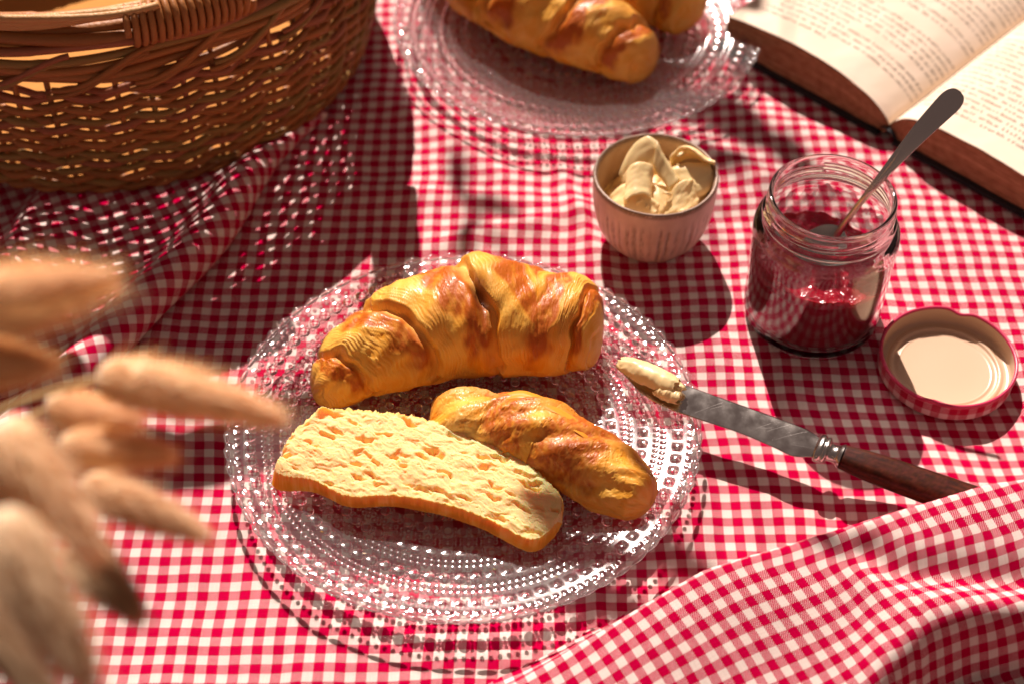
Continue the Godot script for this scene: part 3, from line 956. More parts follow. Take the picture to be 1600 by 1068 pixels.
func build_bowl() -> void:
	var at := Vector3(0.0830, 0.0002, -0.1575)
	var o := thing("ceramic_bowl", "small pinkish stoneware bowl with ribbed sides and a brown speckled rim, holding butter", "bowl", at)
	var nz := noise(41, 1.0, 3)
	var outer := smooth_profile([Vector2(0.0, 0.001), Vector2(0.016, 0.0006), Vector2(0.0205, 0.0008), Vector2(0.0250, 0.0042), Vector2(0.0308, 0.0125), Vector2(0.0342, 0.0240), Vector2(0.0358, 0.037), Vector2(0.0362, 0.0490)], 64)
	var lip := [Vector2(0.0362, 0.0505), Vector2(0.0357, 0.0515), Vector2(0.0349, 0.0517), Vector2(0.0341, 0.0511), Vector2(0.0336, 0.0500)]
	var inner := smooth_profile([Vector2(0.0334, 0.0490), Vector2(0.0320, 0.036), Vector2(0.0290, 0.022), Vector2(0.022, 0.011), Vector2(0.012, 0.0065), Vector2(0.0, 0.0058)], 34)
	var groove := func(r: Vector2, a: float) -> float:
		var v := nz.get_noise_2d(a * 9.0 + 0.6 * nz.get_noise_2d(a * 30.0, r.y * 60.0), 0.0) + 0.55 * sin(a * 46.0 + 2.2 * nz.get_noise_2d(a * 5.0, 3.0))
		var zone := smoothstep(0.003, 0.010, r.y) * (1.0 - smoothstep(0.034, 0.043, r.y + 0.004 * nz.get_noise_2d(a * 14.0, 8.0)))
		return clampf(v, 0.0, 1.0) * zone
	var body := outer + lip
	var wob := func(r: Vector2, a: float) -> Vector2:
		return Vector2(r.x - 0.0010 * (groove as Callable).call(r, a) + 0.0003 * nz.get_noise_2d(cos(a) * 2.0, sin(a) * 2.0 + r.y * 40.0), r.y)
	var paint := func(r: Vector2, a: float) -> Color:
		var base := Color(0.58, 0.41, 0.32).lerp(Color(0.68, 0.51, 0.41), nz.get_noise_2d(a * 3.0, r.y * 60.0) + 0.5)
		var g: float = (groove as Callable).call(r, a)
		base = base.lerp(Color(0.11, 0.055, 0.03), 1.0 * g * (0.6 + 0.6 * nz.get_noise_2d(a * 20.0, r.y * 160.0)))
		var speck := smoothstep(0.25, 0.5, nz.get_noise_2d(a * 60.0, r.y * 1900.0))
		var rim := smoothstep(0.0475, 0.0495, r.y)
		base = base.lerp(Color(0.20, 0.12, 0.07).lerp(Color(0.50, 0.36, 0.26), speck), rim * 0.8)
		if r.y < 0.0035:
			base = Color(0.42, 0.30, 0.22)
		return base
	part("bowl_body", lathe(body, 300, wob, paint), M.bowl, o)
	var paint_in := func(r: Vector2, a: float) -> Color:
		var c := Color(0.50, 0.32, 0.20).lerp(Color(0.56, 0.39, 0.26), nz.get_noise_2d(cos(a) * 3.0 + r.y * 60.0, sin(a) * 3.0) + 0.5)
		return c.lerp(Color(0.22, 0.13, 0.07), smoothstep(0.0475, 0.0498, r.y) * 0.7)
	part("glazed_inside", lathe([Vector2(0.0336, 0.0500)] + inner, 120, null, paint_in), M.bowl, o)
	# butter: a soft mass with curls of it on top
	var u := thing("butter", "pale yellow butter mass filling the lower part of the small bowl", "butter", at)
	var bn := noise(44, 1.0, 3)
	var pr := smooth_profile([Vector2(0.0250, 0.018), Vector2(0.0300, 0.0268), Vector2(0.0312, 0.0335), Vector2(0.0290, 0.0375), Vector2(0.0220, 0.0405), Vector2(0.0120, 0.0425), Vector2(0.0, 0.0430)], 40)
	var lumps := func(r: Vector2, a: float) -> Vector2:
		var x := r.x * sin(a)
		var z := r.x * cos(a)
		var v := bn.get_noise_2d(x * 70.0, z * 70.0)
		return Vector2(r.x * (1.0 + 0.02 * v), r.y + smoothstep(0.030, 0.036, r.y) * (0.0030 * v + 0.0004 * bn.get_noise_2d(x * 200.0, z * 200.0)) - 0.22 * maxf(0.0, z - 0.004) * smoothstep(0.028, 0.034, r.y) - 0.42 * maxf(0.0, -x - 0.002) * smoothstep(0.028, 0.034, r.y))
	part("butter_mass", lathe(pr, 140, lumps), M.butter, u)
	var curls := [
		["largest wavy butter shaving draped across the top of the filled bowl", [Vector3(-0.019, 0.040, -0.004), Vector3(-0.011, 0.0475, -0.010), Vector3(0.000, 0.0535, -0.013), Vector3(0.0065, 0.0520, -0.006), Vector3(0.0045, 0.0470, -0.001), Vector3(0.0085, 0.0440, 0.003), Vector3(0.0175, 0.0460, 0.002), Vector3(0.0265, 0.0475, 0.000), Vector3(0.0330, 0.0485, -0.004)], [Vector3(0.35, -0.55, 0.8), Vector3(0.45, -0.5, 0.75), Vector3(0.5, -0.35, 0.8), Vector3(0.4, -0.4, 0.85), Vector3(0.3, -0.4, 0.9)], [0.004, 0.008, 0.010, 0.010, 0.0075, 0.008, 0.009, 0.008, 0.004]],
		["rolled butter curl with a hollow yellow middle, left of centre in the bowl", [Vector3(-0.0150, 0.0420, 0.010), Vector3(-0.0165, 0.0465, 0.008), Vector3(-0.0120, 0.0500, 0.0055), Vector3(-0.0055, 0.0490, 0.0045), Vector3(-0.0035, 0.0450, 0.006), Vector3(-0.0070, 0.0415, 0.009), Vector3(-0.0115, 0.0420, 0.010)], [Vector3(0.1, 0.35, -1.0), Vector3(0.1, 0.35, -1.0)], [0.005, 0.008, 0.0085, 0.0085, 0.008, 0.007, 0.004]],
		["butter shaving standing against the back right rim of the bowl", [Vector3(0.010, 0.0430, -0.018), Vector3(0.0165, 0.0500, -0.0190), Vector3(0.0235, 0.0530, -0.0150), Vector3(0.0300, 0.0515, -0.0100), Vector3(0.0345, 0.0530, -0.0060)], [Vector3(-0.2, 1.0, 0.3), Vector3(-0.2, 0.8, 0.5), Vector3(-0.1, 0.6, 0.7)], [0.004, 0.0065, 0.0075, 0.006, 0.0035]],
		["flat folded butter shaving leaning at the front left inside the bowl", [Vector3(-0.027, 0.0360, 0.012), Vector3(-0.021, 0.0405, 0.013), Vector3(-0.014, 0.0410, 0.016), Vector3(-0.007, 0.0385, 0.020), Vector3(0.000, 0.0385, 0.0225)], [Vector3(0.3, 0.35, -0.9), Vector3(0.3, 0.5, -0.8)], [0.005, 0.0085, 0.009, 0.008, 0.005]],
		["short butter curl at the front right inside the bowl, below the wavy one", [Vector3(0.0060, 0.0385, 0.016), Vector3(0.0120, 0.0430, 0.014), Vector3(0.0185, 0.0430, 0.0115), Vector3(0.0245, 0.0405, 0.0100)], [Vector3(0.2, 0.5, -0.9), Vector3(0.2, 0.4, -0.9)], [0.005, 0.008, 0.008, 0.005]],
	]
	var k := 0
	for c in curls:
		var cu := part("butter_curl", ribbon(c[1], c[2], c[3].map(func(v): return v * 1.25), 0.0024, 60 + k), M.butter, self)
		cu.position = at + Vector3(0, 0.0015, 0)
		tag(cu, c[0], "butter", "butter curls in the bowl")
		k += 1
	var bits := [[Vector3(-0.0100, 0.0445, 0.0165), 0.6, 0.0026], [Vector3(0.0060, 0.0465, 0.0120), -0.5, 0.0024], [Vector3(0.0150, 0.0420, 0.0215), 0.2, 0.0032], [Vector3(0.0120, 0.0400, 0.0262), -0.3, 0.0036], [Vector3(-0.0060, 0.0430, 0.0190), 1.2, 0.0018], [Vector3(0.0150, 0.0555, -0.0120), 0.8, 0.0026]]
	for b in bits:
		var sp := [b[0] + Vector3(-b[2], 0.0, 0.0).rotated(Vector3.UP, b[1]), b[0] + Vector3(0, b[2] * 0.35, 0), b[0] + Vector3(b[2], 0.0, 0.0).rotated(Vector3.UP, b[1])]
		part("butter_flake", ribbon(sp, [Vector3(0, 0.5, 1).rotated(Vector3.UP, b[1]), Vector3(0, 0.7, 1).rotated(Vector3.UP, b[1])], [b[2] * 0.4, b[2] * 0.6, b[2] * 0.45], 0.0012, 90 + k, 14, 8), M.butter, u)

# ------------------------------------------------------------------ jam jar, spoon and lid
func build_jar() -> void:
	var at := Vector3(0.1712, 0.0006, -0.0955)
	var o := thing("jam_jar", "clear glass jar without lid, half full of dark red jam, beside the butter bowl", "jar", at)
	var lean := func(r: Vector2, a: float) -> Vector2:          # the screw thread: ridges that climb round the neck
		var y := r.y
		var th := 0.0
		for q in [0.0, 1.0]:
			var c: float = 0.0815 + 0.0022 * (fposmod(a / TAU * 2.0 + q * 0.5, 1.0) - 0.5) * 2.0
			th += exp(-pow((y - c) / 0.0008, 2.0))
		if y > 0.077 and y < 0.0865 and r.x > 0.0325:
			return Vector2(r.x + 0.0011 * minf(th, 1.0), y)
		return r
	var outer := [Vector2(0.0335, 0.0008)] + smooth_profile([Vector2(0.0362, 0.0012), Vector2(0.0380, 0.0036), Vector2(0.0386, 0.0085), Vector2(0.0387, 0.012)], 8) + smooth_profile([Vector2(0.0387, 0.013), Vector2(0.0390, 0.035), Vector2(0.0396, 0.0565), Vector2(0.0399, 0.0632), Vector2(0.0393, 0.0680), Vector2(0.0374, 0.0712), Vector2(0.0356, 0.0728), Vector2(0.0352, 0.0742), Vector2(0.0361, 0.0752), Vector2(0.0362, 0.0765), Vector2(0.0348, 0.0775)], 44) + smooth_profile([Vector2(0.0338, 0.0780), Vector2(0.0337, 0.0830), Vector2(0.0337, 0.0868)], 26)
	var inner := smooth_profile([Vector2(0.0312, 0.0885), Vector2(0.0316, 0.080), Vector2(0.0328, 0.0745), Vector2(0.0356, 0.0705), Vector2(0.0369, 0.066), Vector2(0.0370, 0.060), Vector2(0.0366, 0.035), Vector2(0.0362, 0.0115), Vector2(0.0350, 0.0075), Vector2(0.031, 0.0062), Vector2(0.0, 0.0060)], 50)
	var lip_curve := smooth_profile([Vector2(0.0337, 0.0875), Vector2(0.0342, 0.0888), Vector2(0.0340, 0.0900), Vector2(0.0330, 0.0905), Vector2(0.0318, 0.0901), Vector2(0.0313, 0.0892)], 14)
	part("jar_glass", lathe([Vector2(0.0, 0.0022), Vector2(0.030, 0.0016)] + outer + lip_curve + inner, 160, lean), M.drop, o)
	# stippling round the foot
	var nub := drop_mesh(5, 8)
	var spots: Array[Transform3D] = []
	for k in 84:
		var a := TAU * k / 84.0
		spots.append(Transform3D(Basis.from_scale(Vector3(0.0009, 0.0007, 0.0009)), Vector3(0.0355 * sin(a), 0.0006, 0.0355 * cos(a))))
	var mm := MultiMesh.new()
	mm.transform_format = MultiMesh.TRANSFORM_3D
	mm.mesh = nub
	mm.instance_count = spots.size()
	for k in spots.size():
		mm.set_instance_transform(k, spots[k])
	var mi := MultiMeshInstance3D.new()
	mi.name = "foot_stipple"
	mi.multimesh = mm
	mi.material_override = M.drop
	mi.set_meta("kind", "stuff")
	o.add_child(mi)
	# jam
	var nz := noise(51, 1.0, 4)
	var j := thing("jam", "dark red fruit jam filling the lower half of the glass jar", "jam", at)
	var top := smooth_profile([Vector2(0.0363, 0.0450), Vector2(0.0340, 0.0437), Vector2(0.026, 0.0425), Vector2(0.013, 0.0420), Vector2(0.0, 0.0420)], 40)
	var side := smooth_profile([Vector2(0.0, 0.0068), Vector2(0.028, 0.0068), Vector2(0.0340, 0.0084), Vector2(0.0360, 0.0130), Vector2(0.0362, 0.030), Vector2(0.0363, 0.0445)], 30)
	var lump := func(r: Vector2, a: float) -> Vector2:
		var x := r.x * sin(a)
		var z := r.x * cos(a)
		var up := smoothstep(0.038, 0.0435, r.y)
		return Vector2(r.x, r.y + up * (0.0050 * nz.get_noise_2d(x * 45.0, z * 45.0) + 0.0010 * absf(nz.get_noise_2d(x * 230.0, z * 230.0)) - 0.15 * x))
	part("jam_body", lathe(side + top, 160, lump), M.jam, j)
	var film := PackedVector3Array()
	var film_uv := PackedVector2Array()
	for i in 26:
		for k in 140:
			var a := TAU * k / 140.0
			var reach := 0.0530 + 0.013 * nz.get_noise_2d(sin(a) * 1.6, cos(a) * 1.6) + 0.005 * nz.get_noise_2d(a * 7.0, 2.0) - 0.012 * cos(a)
			var y := lerpf(0.041, reach, i / 25.0)
			var rr := 0.03635 + 0.0002 * nz.get_noise_2d(a * 40.0, y * 1500.0)
			film.append(Vector3(rr * sin(a), y, rr * cos(a)))
			film_uv.append(Vector2(k / 70.0, i / 26.0 * 0.25))
	part("jam_smear", grid(26, 140, false, true, film, true, film_uv), M.jam_film, j)
	# spoon
	var s := thing("teaspoon", "steel teaspoon standing in the jam jar, handle leaning out over its rim", "spoon", Vector3.ZERO)
	var path := [Vector3(0.1770, 0.0440, -0.1050), Vector3(0.1870, 0.0680, -0.1070), Vector3(0.1985, 0.0915, -0.1085), Vector3(0.2165, 0.1160, -0.1170), Vector3(0.2362, 0.1350, -0.1280)]
	var face := Vector3(-0.10, 0.75, 0.62)
	var p := PackedVector3Array()
	var hw := [0.0036, 0.0022, 0.0018, 0.0017, 0.0020, 0.0026, 0.0034, 0.0044, 0.0054, 0.0062, 0.0066]
	for i in 110:
		var f := i / 109.0
		var c: Vector3 = spline(path, f)
		var dir := ((spline(path, minf(f + 0.02, 1.0)) as Vector3) - (spline(path, maxf(f - 0.02, 0.0)) as Vector3)).normalized()
		var wide := dir.cross(face).normalized()
		var nrm := wide.cross(dir).normalized()
		var w: float = spline(hw, f)
		if f > 0.90:
			w *= sqrt(maxf(0.0, 1.0 - pow((f - 0.90) / 0.1, 2.0)))
		var th := lerpf(0.0013, 0.0010, f) * (1.0 if i < 109 else 0.1)
		for k in 24:
			var an := TAU * k / 24.0
			var x := cos(an)
			p.append(c + wide * w * x + nrm * (th * sin(an) * (1.0 - 0.35 * x * x) - 0.0010 * sstep(0.5, 0.85, f) * (1.0 - x * x)))
	part("handle", grid(110, 24, false, true, p, false), M.steel, s)
	# the bowl of the spoon, half sunk in the jam
	var bp := PackedVector3Array()
	var bc := Vector3(0.1725, 0.0450, -0.1010)
	var bd := Vector3(0.60, 0.10, -0.75).normalized()
	var bw := bd.cross(Vector3(0.15, 1.0, 0.35).normalized()).normalized()
	var bn := bw.cross(bd).normalized()
	for layer in 2:
		for i in 25:
			var r := i / 24.0 if layer == 0 else 1.0 - i / 24.0
			for k in 48:
				var an := TAU * k / 48.0
				var egg := 1.0 + 0.16 * cos(an)
				var depth := -0.0050 * (1.0 - r * r) + (0.0 if layer == 0 else -0.0009)
				bp.append(bc + bd * (0.0180 * r * cos(an)) + bw * (0.0125 * r * sin(an) / egg) + bn * (depth + 0.003))
	part("spoon_bowl", grid(50, 48, false, true, bp, true), M.steel, s)
	# lid, lying upside down
	var l := thing("jar_lid", "jar lid lying upside down beside the jam, cream inside, red gingham print outside", "lid", Vector3(0.2400, 0.0006, -0.0505))
	var lug := func(r: Vector2, a: float) -> Vector2:
		var v := pow(maxf(0.0, cos(a * 2.0 + 0.75)), 26.0)
		var hi := smoothstep(0.006, 0.0135, r.y)
		return Vector2(r.x - 0.0022 * v * hi, r.y - 0.0010 * v * hi)
	var wall := smooth_profile([Vector2(0.0330, 0.0), Vector2(0.0352, 0.0004), Vector2(0.0366, 0.0018), Vector2(0.0370, 0.004), Vector2(0.0371, 0.0112)], 14)
	part("printed_wall", lathe(wall, 144, lug, null, Vector2(2.05, 9.2)), M.lid_print, l)
	part("printed_top", lathe([Vector2(0.0, 0.0006), Vector2(0.020, 0.0006), Vector2(0.0330, 0.0)], 96, null, null, Vector2(2.0, 8.0)), M.lid_print, l)
	part("rolled_edge", lathe([Vector2(0.0371, 0.0112), Vector2(0.0376, 0.0122), Vector2(0.0375, 0.0133), Vector2(0.0367, 0.0138), Vector2(0.0358, 0.0134), Vector2(0.0356, 0.0124)], 144, lug), M.rim_paint, l)
	var ins := smooth_profile([Vector2(0.0356, 0.0124), Vector2(0.0358, 0.0085), Vector2(0.0356, 0.0042), Vector2(0.0346, 0.0026), Vector2(0.0328, 0.0022)], 14) + smooth_profile([Vector2(0.0318, 0.0023), Vector2(0.0306, 0.0034), Vector2(0.0292, 0.0034), Vector2(0.0282, 0.0023), Vector2(0.0265, 0.0021)], 14) + [Vector2(0.0258, 0.0026), Vector2(0.0250, 0.0026), Vector2(0.0245, 0.0021), Vector2(0.012, 0.0021), Vector2(0.0, 0.0021)]
	part("enamel_inside", lathe(ins, 144, lug), M.enamel, l)

# ------------------------------------------------------------------ knife
func build_knife() -> void:
	var o := thing("butter_knife", "old table knife with steel blade and dark wooden handle, resting on the front plate's rim", "knife", Vector3.ZERO)
	var t := Vector3(0.0600, 0.0235, -0.0290)
	var bo := Vector3(0.1600, 0.0195, 0.0197)
	var d := (bo - t).normalized()
	var n := Vector3(-0.05, 1.0, 0.12).normalized()
	var w := d.cross(n).normalized()                        # towards the viewer
	n = w.cross(d).normalized()
	var ln := t.distance_to(bo)
	var p := PackedVector3Array()
	var near := [0.0010, 0.0070, 0.0100, 0.0108, 0.0104, 0.0097, 0.0091, 0.0092, 0.0098, 0.0104, 0.0058]
	var far := [0.0010, 0.0058, 0.0070, 0.0070, 0.0072, 0.0074, 0.0077, 0.0080, 0.0080, 0.0080, 0.0056]
	for i in 120:
		var f := i / 119.0
		var c := t + d * (ln * f)
		var a: float = spline(near, f)
		var b: float = spline(far, f)
		for k in 16:
			var an := TAU * k / 16.0
			var x := cos(an)
			var th := 0.0005 + 0.0004 * sstep(0.6, 1.0, f)
			p.append(c + w * (x * (a if x > 0.0 else b)) + n * th * sin(an) * (1.0 - 0.85 * maxf(0.0, x)))
	part("blade", grid(120, 16, false, true, p, false), M.steel, o)
	var bolster := PackedVector3Array()
	var prof := [Vector2(0.0, 0.0052), Vector2(0.0012, 0.0066), Vector2(0.0030, 0.0068), Vector2(0.0042, 0.0060), Vector2(0.0050, 0.0064), Vector2(0.0062, 0.0062), Vector2(0.0074, 0.0044), Vector2(0.0092, 0.0040), Vector2(0.0112, 0.0042), Vector2(0.0128, 0.0052), Vector2(0.0142, 0.0058)]
	for q in smooth_profile(prof, 40):
		for k in 24:
			var an := TAU * k / 24.0
			var flat: float = lerpf(0.45, 0.82, clampf(q.x / 0.012, 0.0, 1.0))
			bolster.append(bo + d * (q.x - 0.0030) + (w * cos(an) + n * sin(an) * flat) * q.y * 1.25)
	part("bolster", grid(40, 24, false, true, bolster, false), M.steel, o)
	var hp := PackedVector3Array()
	var hc := PackedColorArray()
	var gn := noise(66, 1.0, 4)
	var h0 := bo + d * 0.0108
	var h1 := Vector3(0.2560, 0.0125, 0.0600)
	var hd := (h1 - h0).normalized()
	for i in 130:
		var f := i / 129.0
		var r: float = spline([0.0062, 0.0074, 0.0079, 0.0082, 0.0084, 0.0086, 0.0087, 0.0085], f)
		if i == 0:
			r = 0.0050
		if i == 129:
			r = 0.001
		for k in 40:
			var an := TAU * k / 40.0
			var cx := cos(an)
			var sy := sin(an)
			var sq := pow(pow(absf(cx), 3.2) + pow(absf(sy), 3.2), -1.0 / 3.2)
			hp.append(h0 + hd * (h0.distance_to(h1) * f) + (w * cx + n * sy * 0.78) * r * sq)
			var g := gn.get_noise_3d(f * 7.0, cx * 5.0 + sy * 2.0, sy * 9.0)
			var g2 := gn.get_noise_3d(f * 40.0, cx * 26.0, sy * 26.0)
			hc.append(Color(0.022, 0.004, 0.002).lerp(Color(0.085, 0.016, 0.006), clampf(0.45 + 0.9 * g + 0.5 * g2, 0.0, 1.0)))
	part("handle", grid(130, 40, false, true, hp, false, PackedVector2Array(), hc), M.rosewood, o)
	var b := part("butter_curl", rolled_sheet(Vector3(0.0575, 0.0262, -0.0335), Vector3(0.0865, 0.0268, -0.0145), [0.0030, 0.0052, 0.0060, 0.0062, 0.0060, 0.0056], -1.9, 1.55, 0.0018, 77), M.butter, self)
	tag(b, "single butter curl lying on the tip of the knife blade", "butter")
	part("rolled_end", rolled_sheet(Vector3(0.0760, 0.0262, -0.0150), Vector3(0.0880, 0.0262, -0.0085), [0.0024, 0.0034, 0.0034, 0.0028], -2.6, 2.4, 0.0012, 79), M.butter, b)
	part("rolled_end", rolled_sheet(Vector3(0.0835, 0.0268, -0.0190), Vector3(0.0905, 0.0268, -0.0140), [0.0018, 0.0026, 0.0024, 0.0018], -2.6, 2.0, 0.0011, 80), M.butter, b)

# a sheet with thickness, bent round an axis from a to b through the given angles
func rolled_sheet(a: Vector3, b: Vector3, radii: Array, from: float, to: float, thick: float, sd: int) -> ArrayMesh:
	var d := (b - a).normalized()
	var side := d.cross(Vector3.UP).normalized()
	var up := side.cross(d).normalized()
	var nz := noise(sd, 1.0, 2)
	var n := 50
	var m := 26
	var p := PackedVector3Array()
	for i in n:
		var s := i / float(n - 1)
		var fade := sstep(0.0, 0.06, s) * (1.0 - sstep(0.94, 1.0, s))
		for j in m * 2:
			var front := j < m
			var k := j / float(m - 1) if front else (2 * m - 1 - j) / float(m - 1)
			var wob := 0.10 * nz.get_noise_2d(s * 5.0, 2.0 if k > 0.5 else 8.0)
			var an := lerpf(from, to + wob * 2.0, k)
			var r: float = spline(radii, s)
			r += (thick * 0.5 if front else -thick * 0.5) * (0.2 + 0.8 * fade) * (1.0 - 0.6 * pow(absf(k * 2.0 - 1.0), 8.0))
			r += 0.0005 * nz.get_noise_2d(s * 4.0, k * 3.0)
			p.append(a.lerp(b, s) + d * 0.0016 * nz.get_noise_2d(k * 4.0, 5.0) * absf(s - 0.5) * 2.0 + side * sin(an) * r + up * cos(an) * r)
	return grid(n, m * 2, false, true, p, true)

# ------------------------------------------------------------------ book
func page_texture(sd: int) -> ImageTexture:
	var r := RandomNumberGenerator.new()
	r.seed = sd
	var w := 640
	var h := 1000
	var im := Image.create(w, h, false, Image.FORMAT_RGB8)
	var nz := noise(sd, 0.006, 4)
	for y in h:
		for x in w:
			var v := 0.02 * nz.get_noise_2d(x, y)
			im.set_pixel(x, y, Color(0.92 + v, 0.85 + v, 0.77 + 1.4 * v))
	var ink := Color(0.36, 0.30, 0.25)
	var y := 70
	while y < h - 80:
		var x := 62 + (26 if r.randf() < 0.14 else 0)
		var stop := w - 58 if r.randf() > 0.14 else int(r.randf_range(0.3, 0.8) * w)
		while x < stop:
			var len := r.randi_range(2, 9)
			for k in len:                                   # letters too small to read: strokes of different heights
				if x > stop:
					break
				var tall := r.randf() < 0.3
				im.fill_rect(Rect2i(x, y - (4 if tall else 0), 2, 9 + (4 if tall else 0)), ink)
				if r.randf() < 0.7:
					im.fill_rect(Rect2i(x, y + (0 if r.randf() < 0.5 else 7), 5, 2), ink)
				if r.randf() < 0.5:
					im.fill_rect(Rect2i(x + 4, y, 2, 9), ink)
				x += 8
			x += 7
		y += 25
		if r.randf() < 0.06:
			y += 14
	return tex(im)

func build_book() -> void:
	var o := thing("open_book", "thick old book lying open, pages printed with small text, beyond the jam jar", "book", Vector3(0.2400, 0.0, -0.2500))
	var sdir := Vector3(0.703, 0, -0.711)                    # along the spine, away from the viewer
	var tdir := Vector3(0.711, 0, 0.703)                     # across the pages, to the right
	var ln := 0.235
	var left := [Vector2(-0.1340, 0.0262), Vector2(-0.118, 0.0288), Vector2(-0.095, 0.0312), Vector2(-0.070, 0.0318), Vector2(-0.045, 0.0302), Vector2(-0.026, 0.0262), Vector2(-0.012, 0.0205), Vector2(-0.004, 0.0150), Vector2(-0.0006, 0.0110)]
	var right := [Vector2(0.0006, 0.0110), Vector2(0.003, 0.0160), Vector2(0.010, 0.0222), Vector2(0.022, 0.0262), Vector2(0.042, 0.0285), Vector2(0.070, 0.0285), Vector2(0.100, 0.0262), Vector2(0.125, 0.0232), Vector2(0.1400, 0.0205)]
	var nz := noise(91, 1.0, 4)
	var k := 0
	for pr in [left, right]:
		var p := PackedVector3Array()
		var uv := PackedVector2Array()
		for i in 60:
			var s := ln * i / 59.0
			for j in 90:
				var t := j / 89.0
				var q: Vector2 = spline(pr, t)
				p.append(sdir * s + tdir * q.x + Vector3(0, q.y + 0.0010 * nz.get_noise_2d(s * 18.0, q.x * 22.0) * sin(PI * t), 0))
				uv.append(Vector2(t, 1.0 - float(i) / 59.0))
		var pm := mat(Color.WHITE, 0.85, 0.25)
		pm.albedo_texture = page_texture(200 + k)
		pm.texture_repeat = false
		part("page", grid(60, 90, false, false, p, true, uv), pm, o)
		# the block of leaves under it: edge faces with the leaves' lines
		var eb := PackedVector3Array()
		var ec := PackedColorArray()
		var leaves := 44
		var outline := []
		for i in 71:
			outline.append([0, i / 70.0])                     # along the near end, across the pages
		for face in 2:
			var a := PackedVector3Array()
			var c := PackedColorArray()
			var n := 90
			for i in n:
				var f := i / float(n - 1)
				for j in leaves:
					var v := j / float(leaves - 1)
					var q: Vector2
					var pos: Vector3
					var out := 0.0007 * nz.get_noise_2d(j * 3.7, f * 2.0) + 0.0004 * nz.get_noise_2d(j * 9.1, f * 9.0)
					if face == 0:
						q = spline(pr, f)
						var lowy := 0.0036
						pos = tdir * q.x + Vector3(0, lerpf(lowy, q.y - 0.0002, v), 0) - sdir * (out + 0.0004)
						# leaves fan inwards under the curve
						pos += tdir * (0.0060 * (1.0 - v) * (1.0 if k == 1 else -1.0) * (1.0 - absf(q.x) / 0.14) * 0.3)
					else:
						q = pr[0] if k == 0 else pr[-1]
						var sg := -1.0 if k == 0 else 1.0
						pos = sdir * (ln * f) + tdir * (q.x + sg * (out + 0.0030 * (1.0 - v))) + Vector3(0, lerpf(0.0036, q.y - 0.0002, v), 0)
					a.append(pos)
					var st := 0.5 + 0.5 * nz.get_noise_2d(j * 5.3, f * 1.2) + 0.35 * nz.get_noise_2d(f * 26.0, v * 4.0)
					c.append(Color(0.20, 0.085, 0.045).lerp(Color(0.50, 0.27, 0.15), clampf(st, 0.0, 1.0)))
			part("leaf_edges", grid(n, leaves, false, false, a, false, PackedVector2Array(), c), M.pages_edge, o)
		k += 1
	# boards and spine of the cover
	for q in [[-0.140, -0.006], [0.006, 0.146]]:
		var bx := BoxMesh.new()
		bx.size = Vector3(q[1] - q[0], 0.0030, ln + 0.008)
		var b := part("cover_board", bx, M.cover, o)
		b.transform = Transform3D(Basis(tdir, Vector3.UP, -sdir), sdir * (ln / 2.0) + tdir * ((q[0] + q[1]) / 2.0) + Vector3(0, 0.0020, 0))
	var sp := PackedVector3Array()
	for i in 2:
		for j in 15:
			var f := PI * j / 14.0
			sp.append(sdir * (-0.004 + (ln + 0.008) * i) + tdir * (0.0075 * cos(f)) + Vector3(0, 0.0012 + 0.0085 * sin(f), 0))
	part("spine", grid(2, 15, false, false, sp, true), M.cover, o)

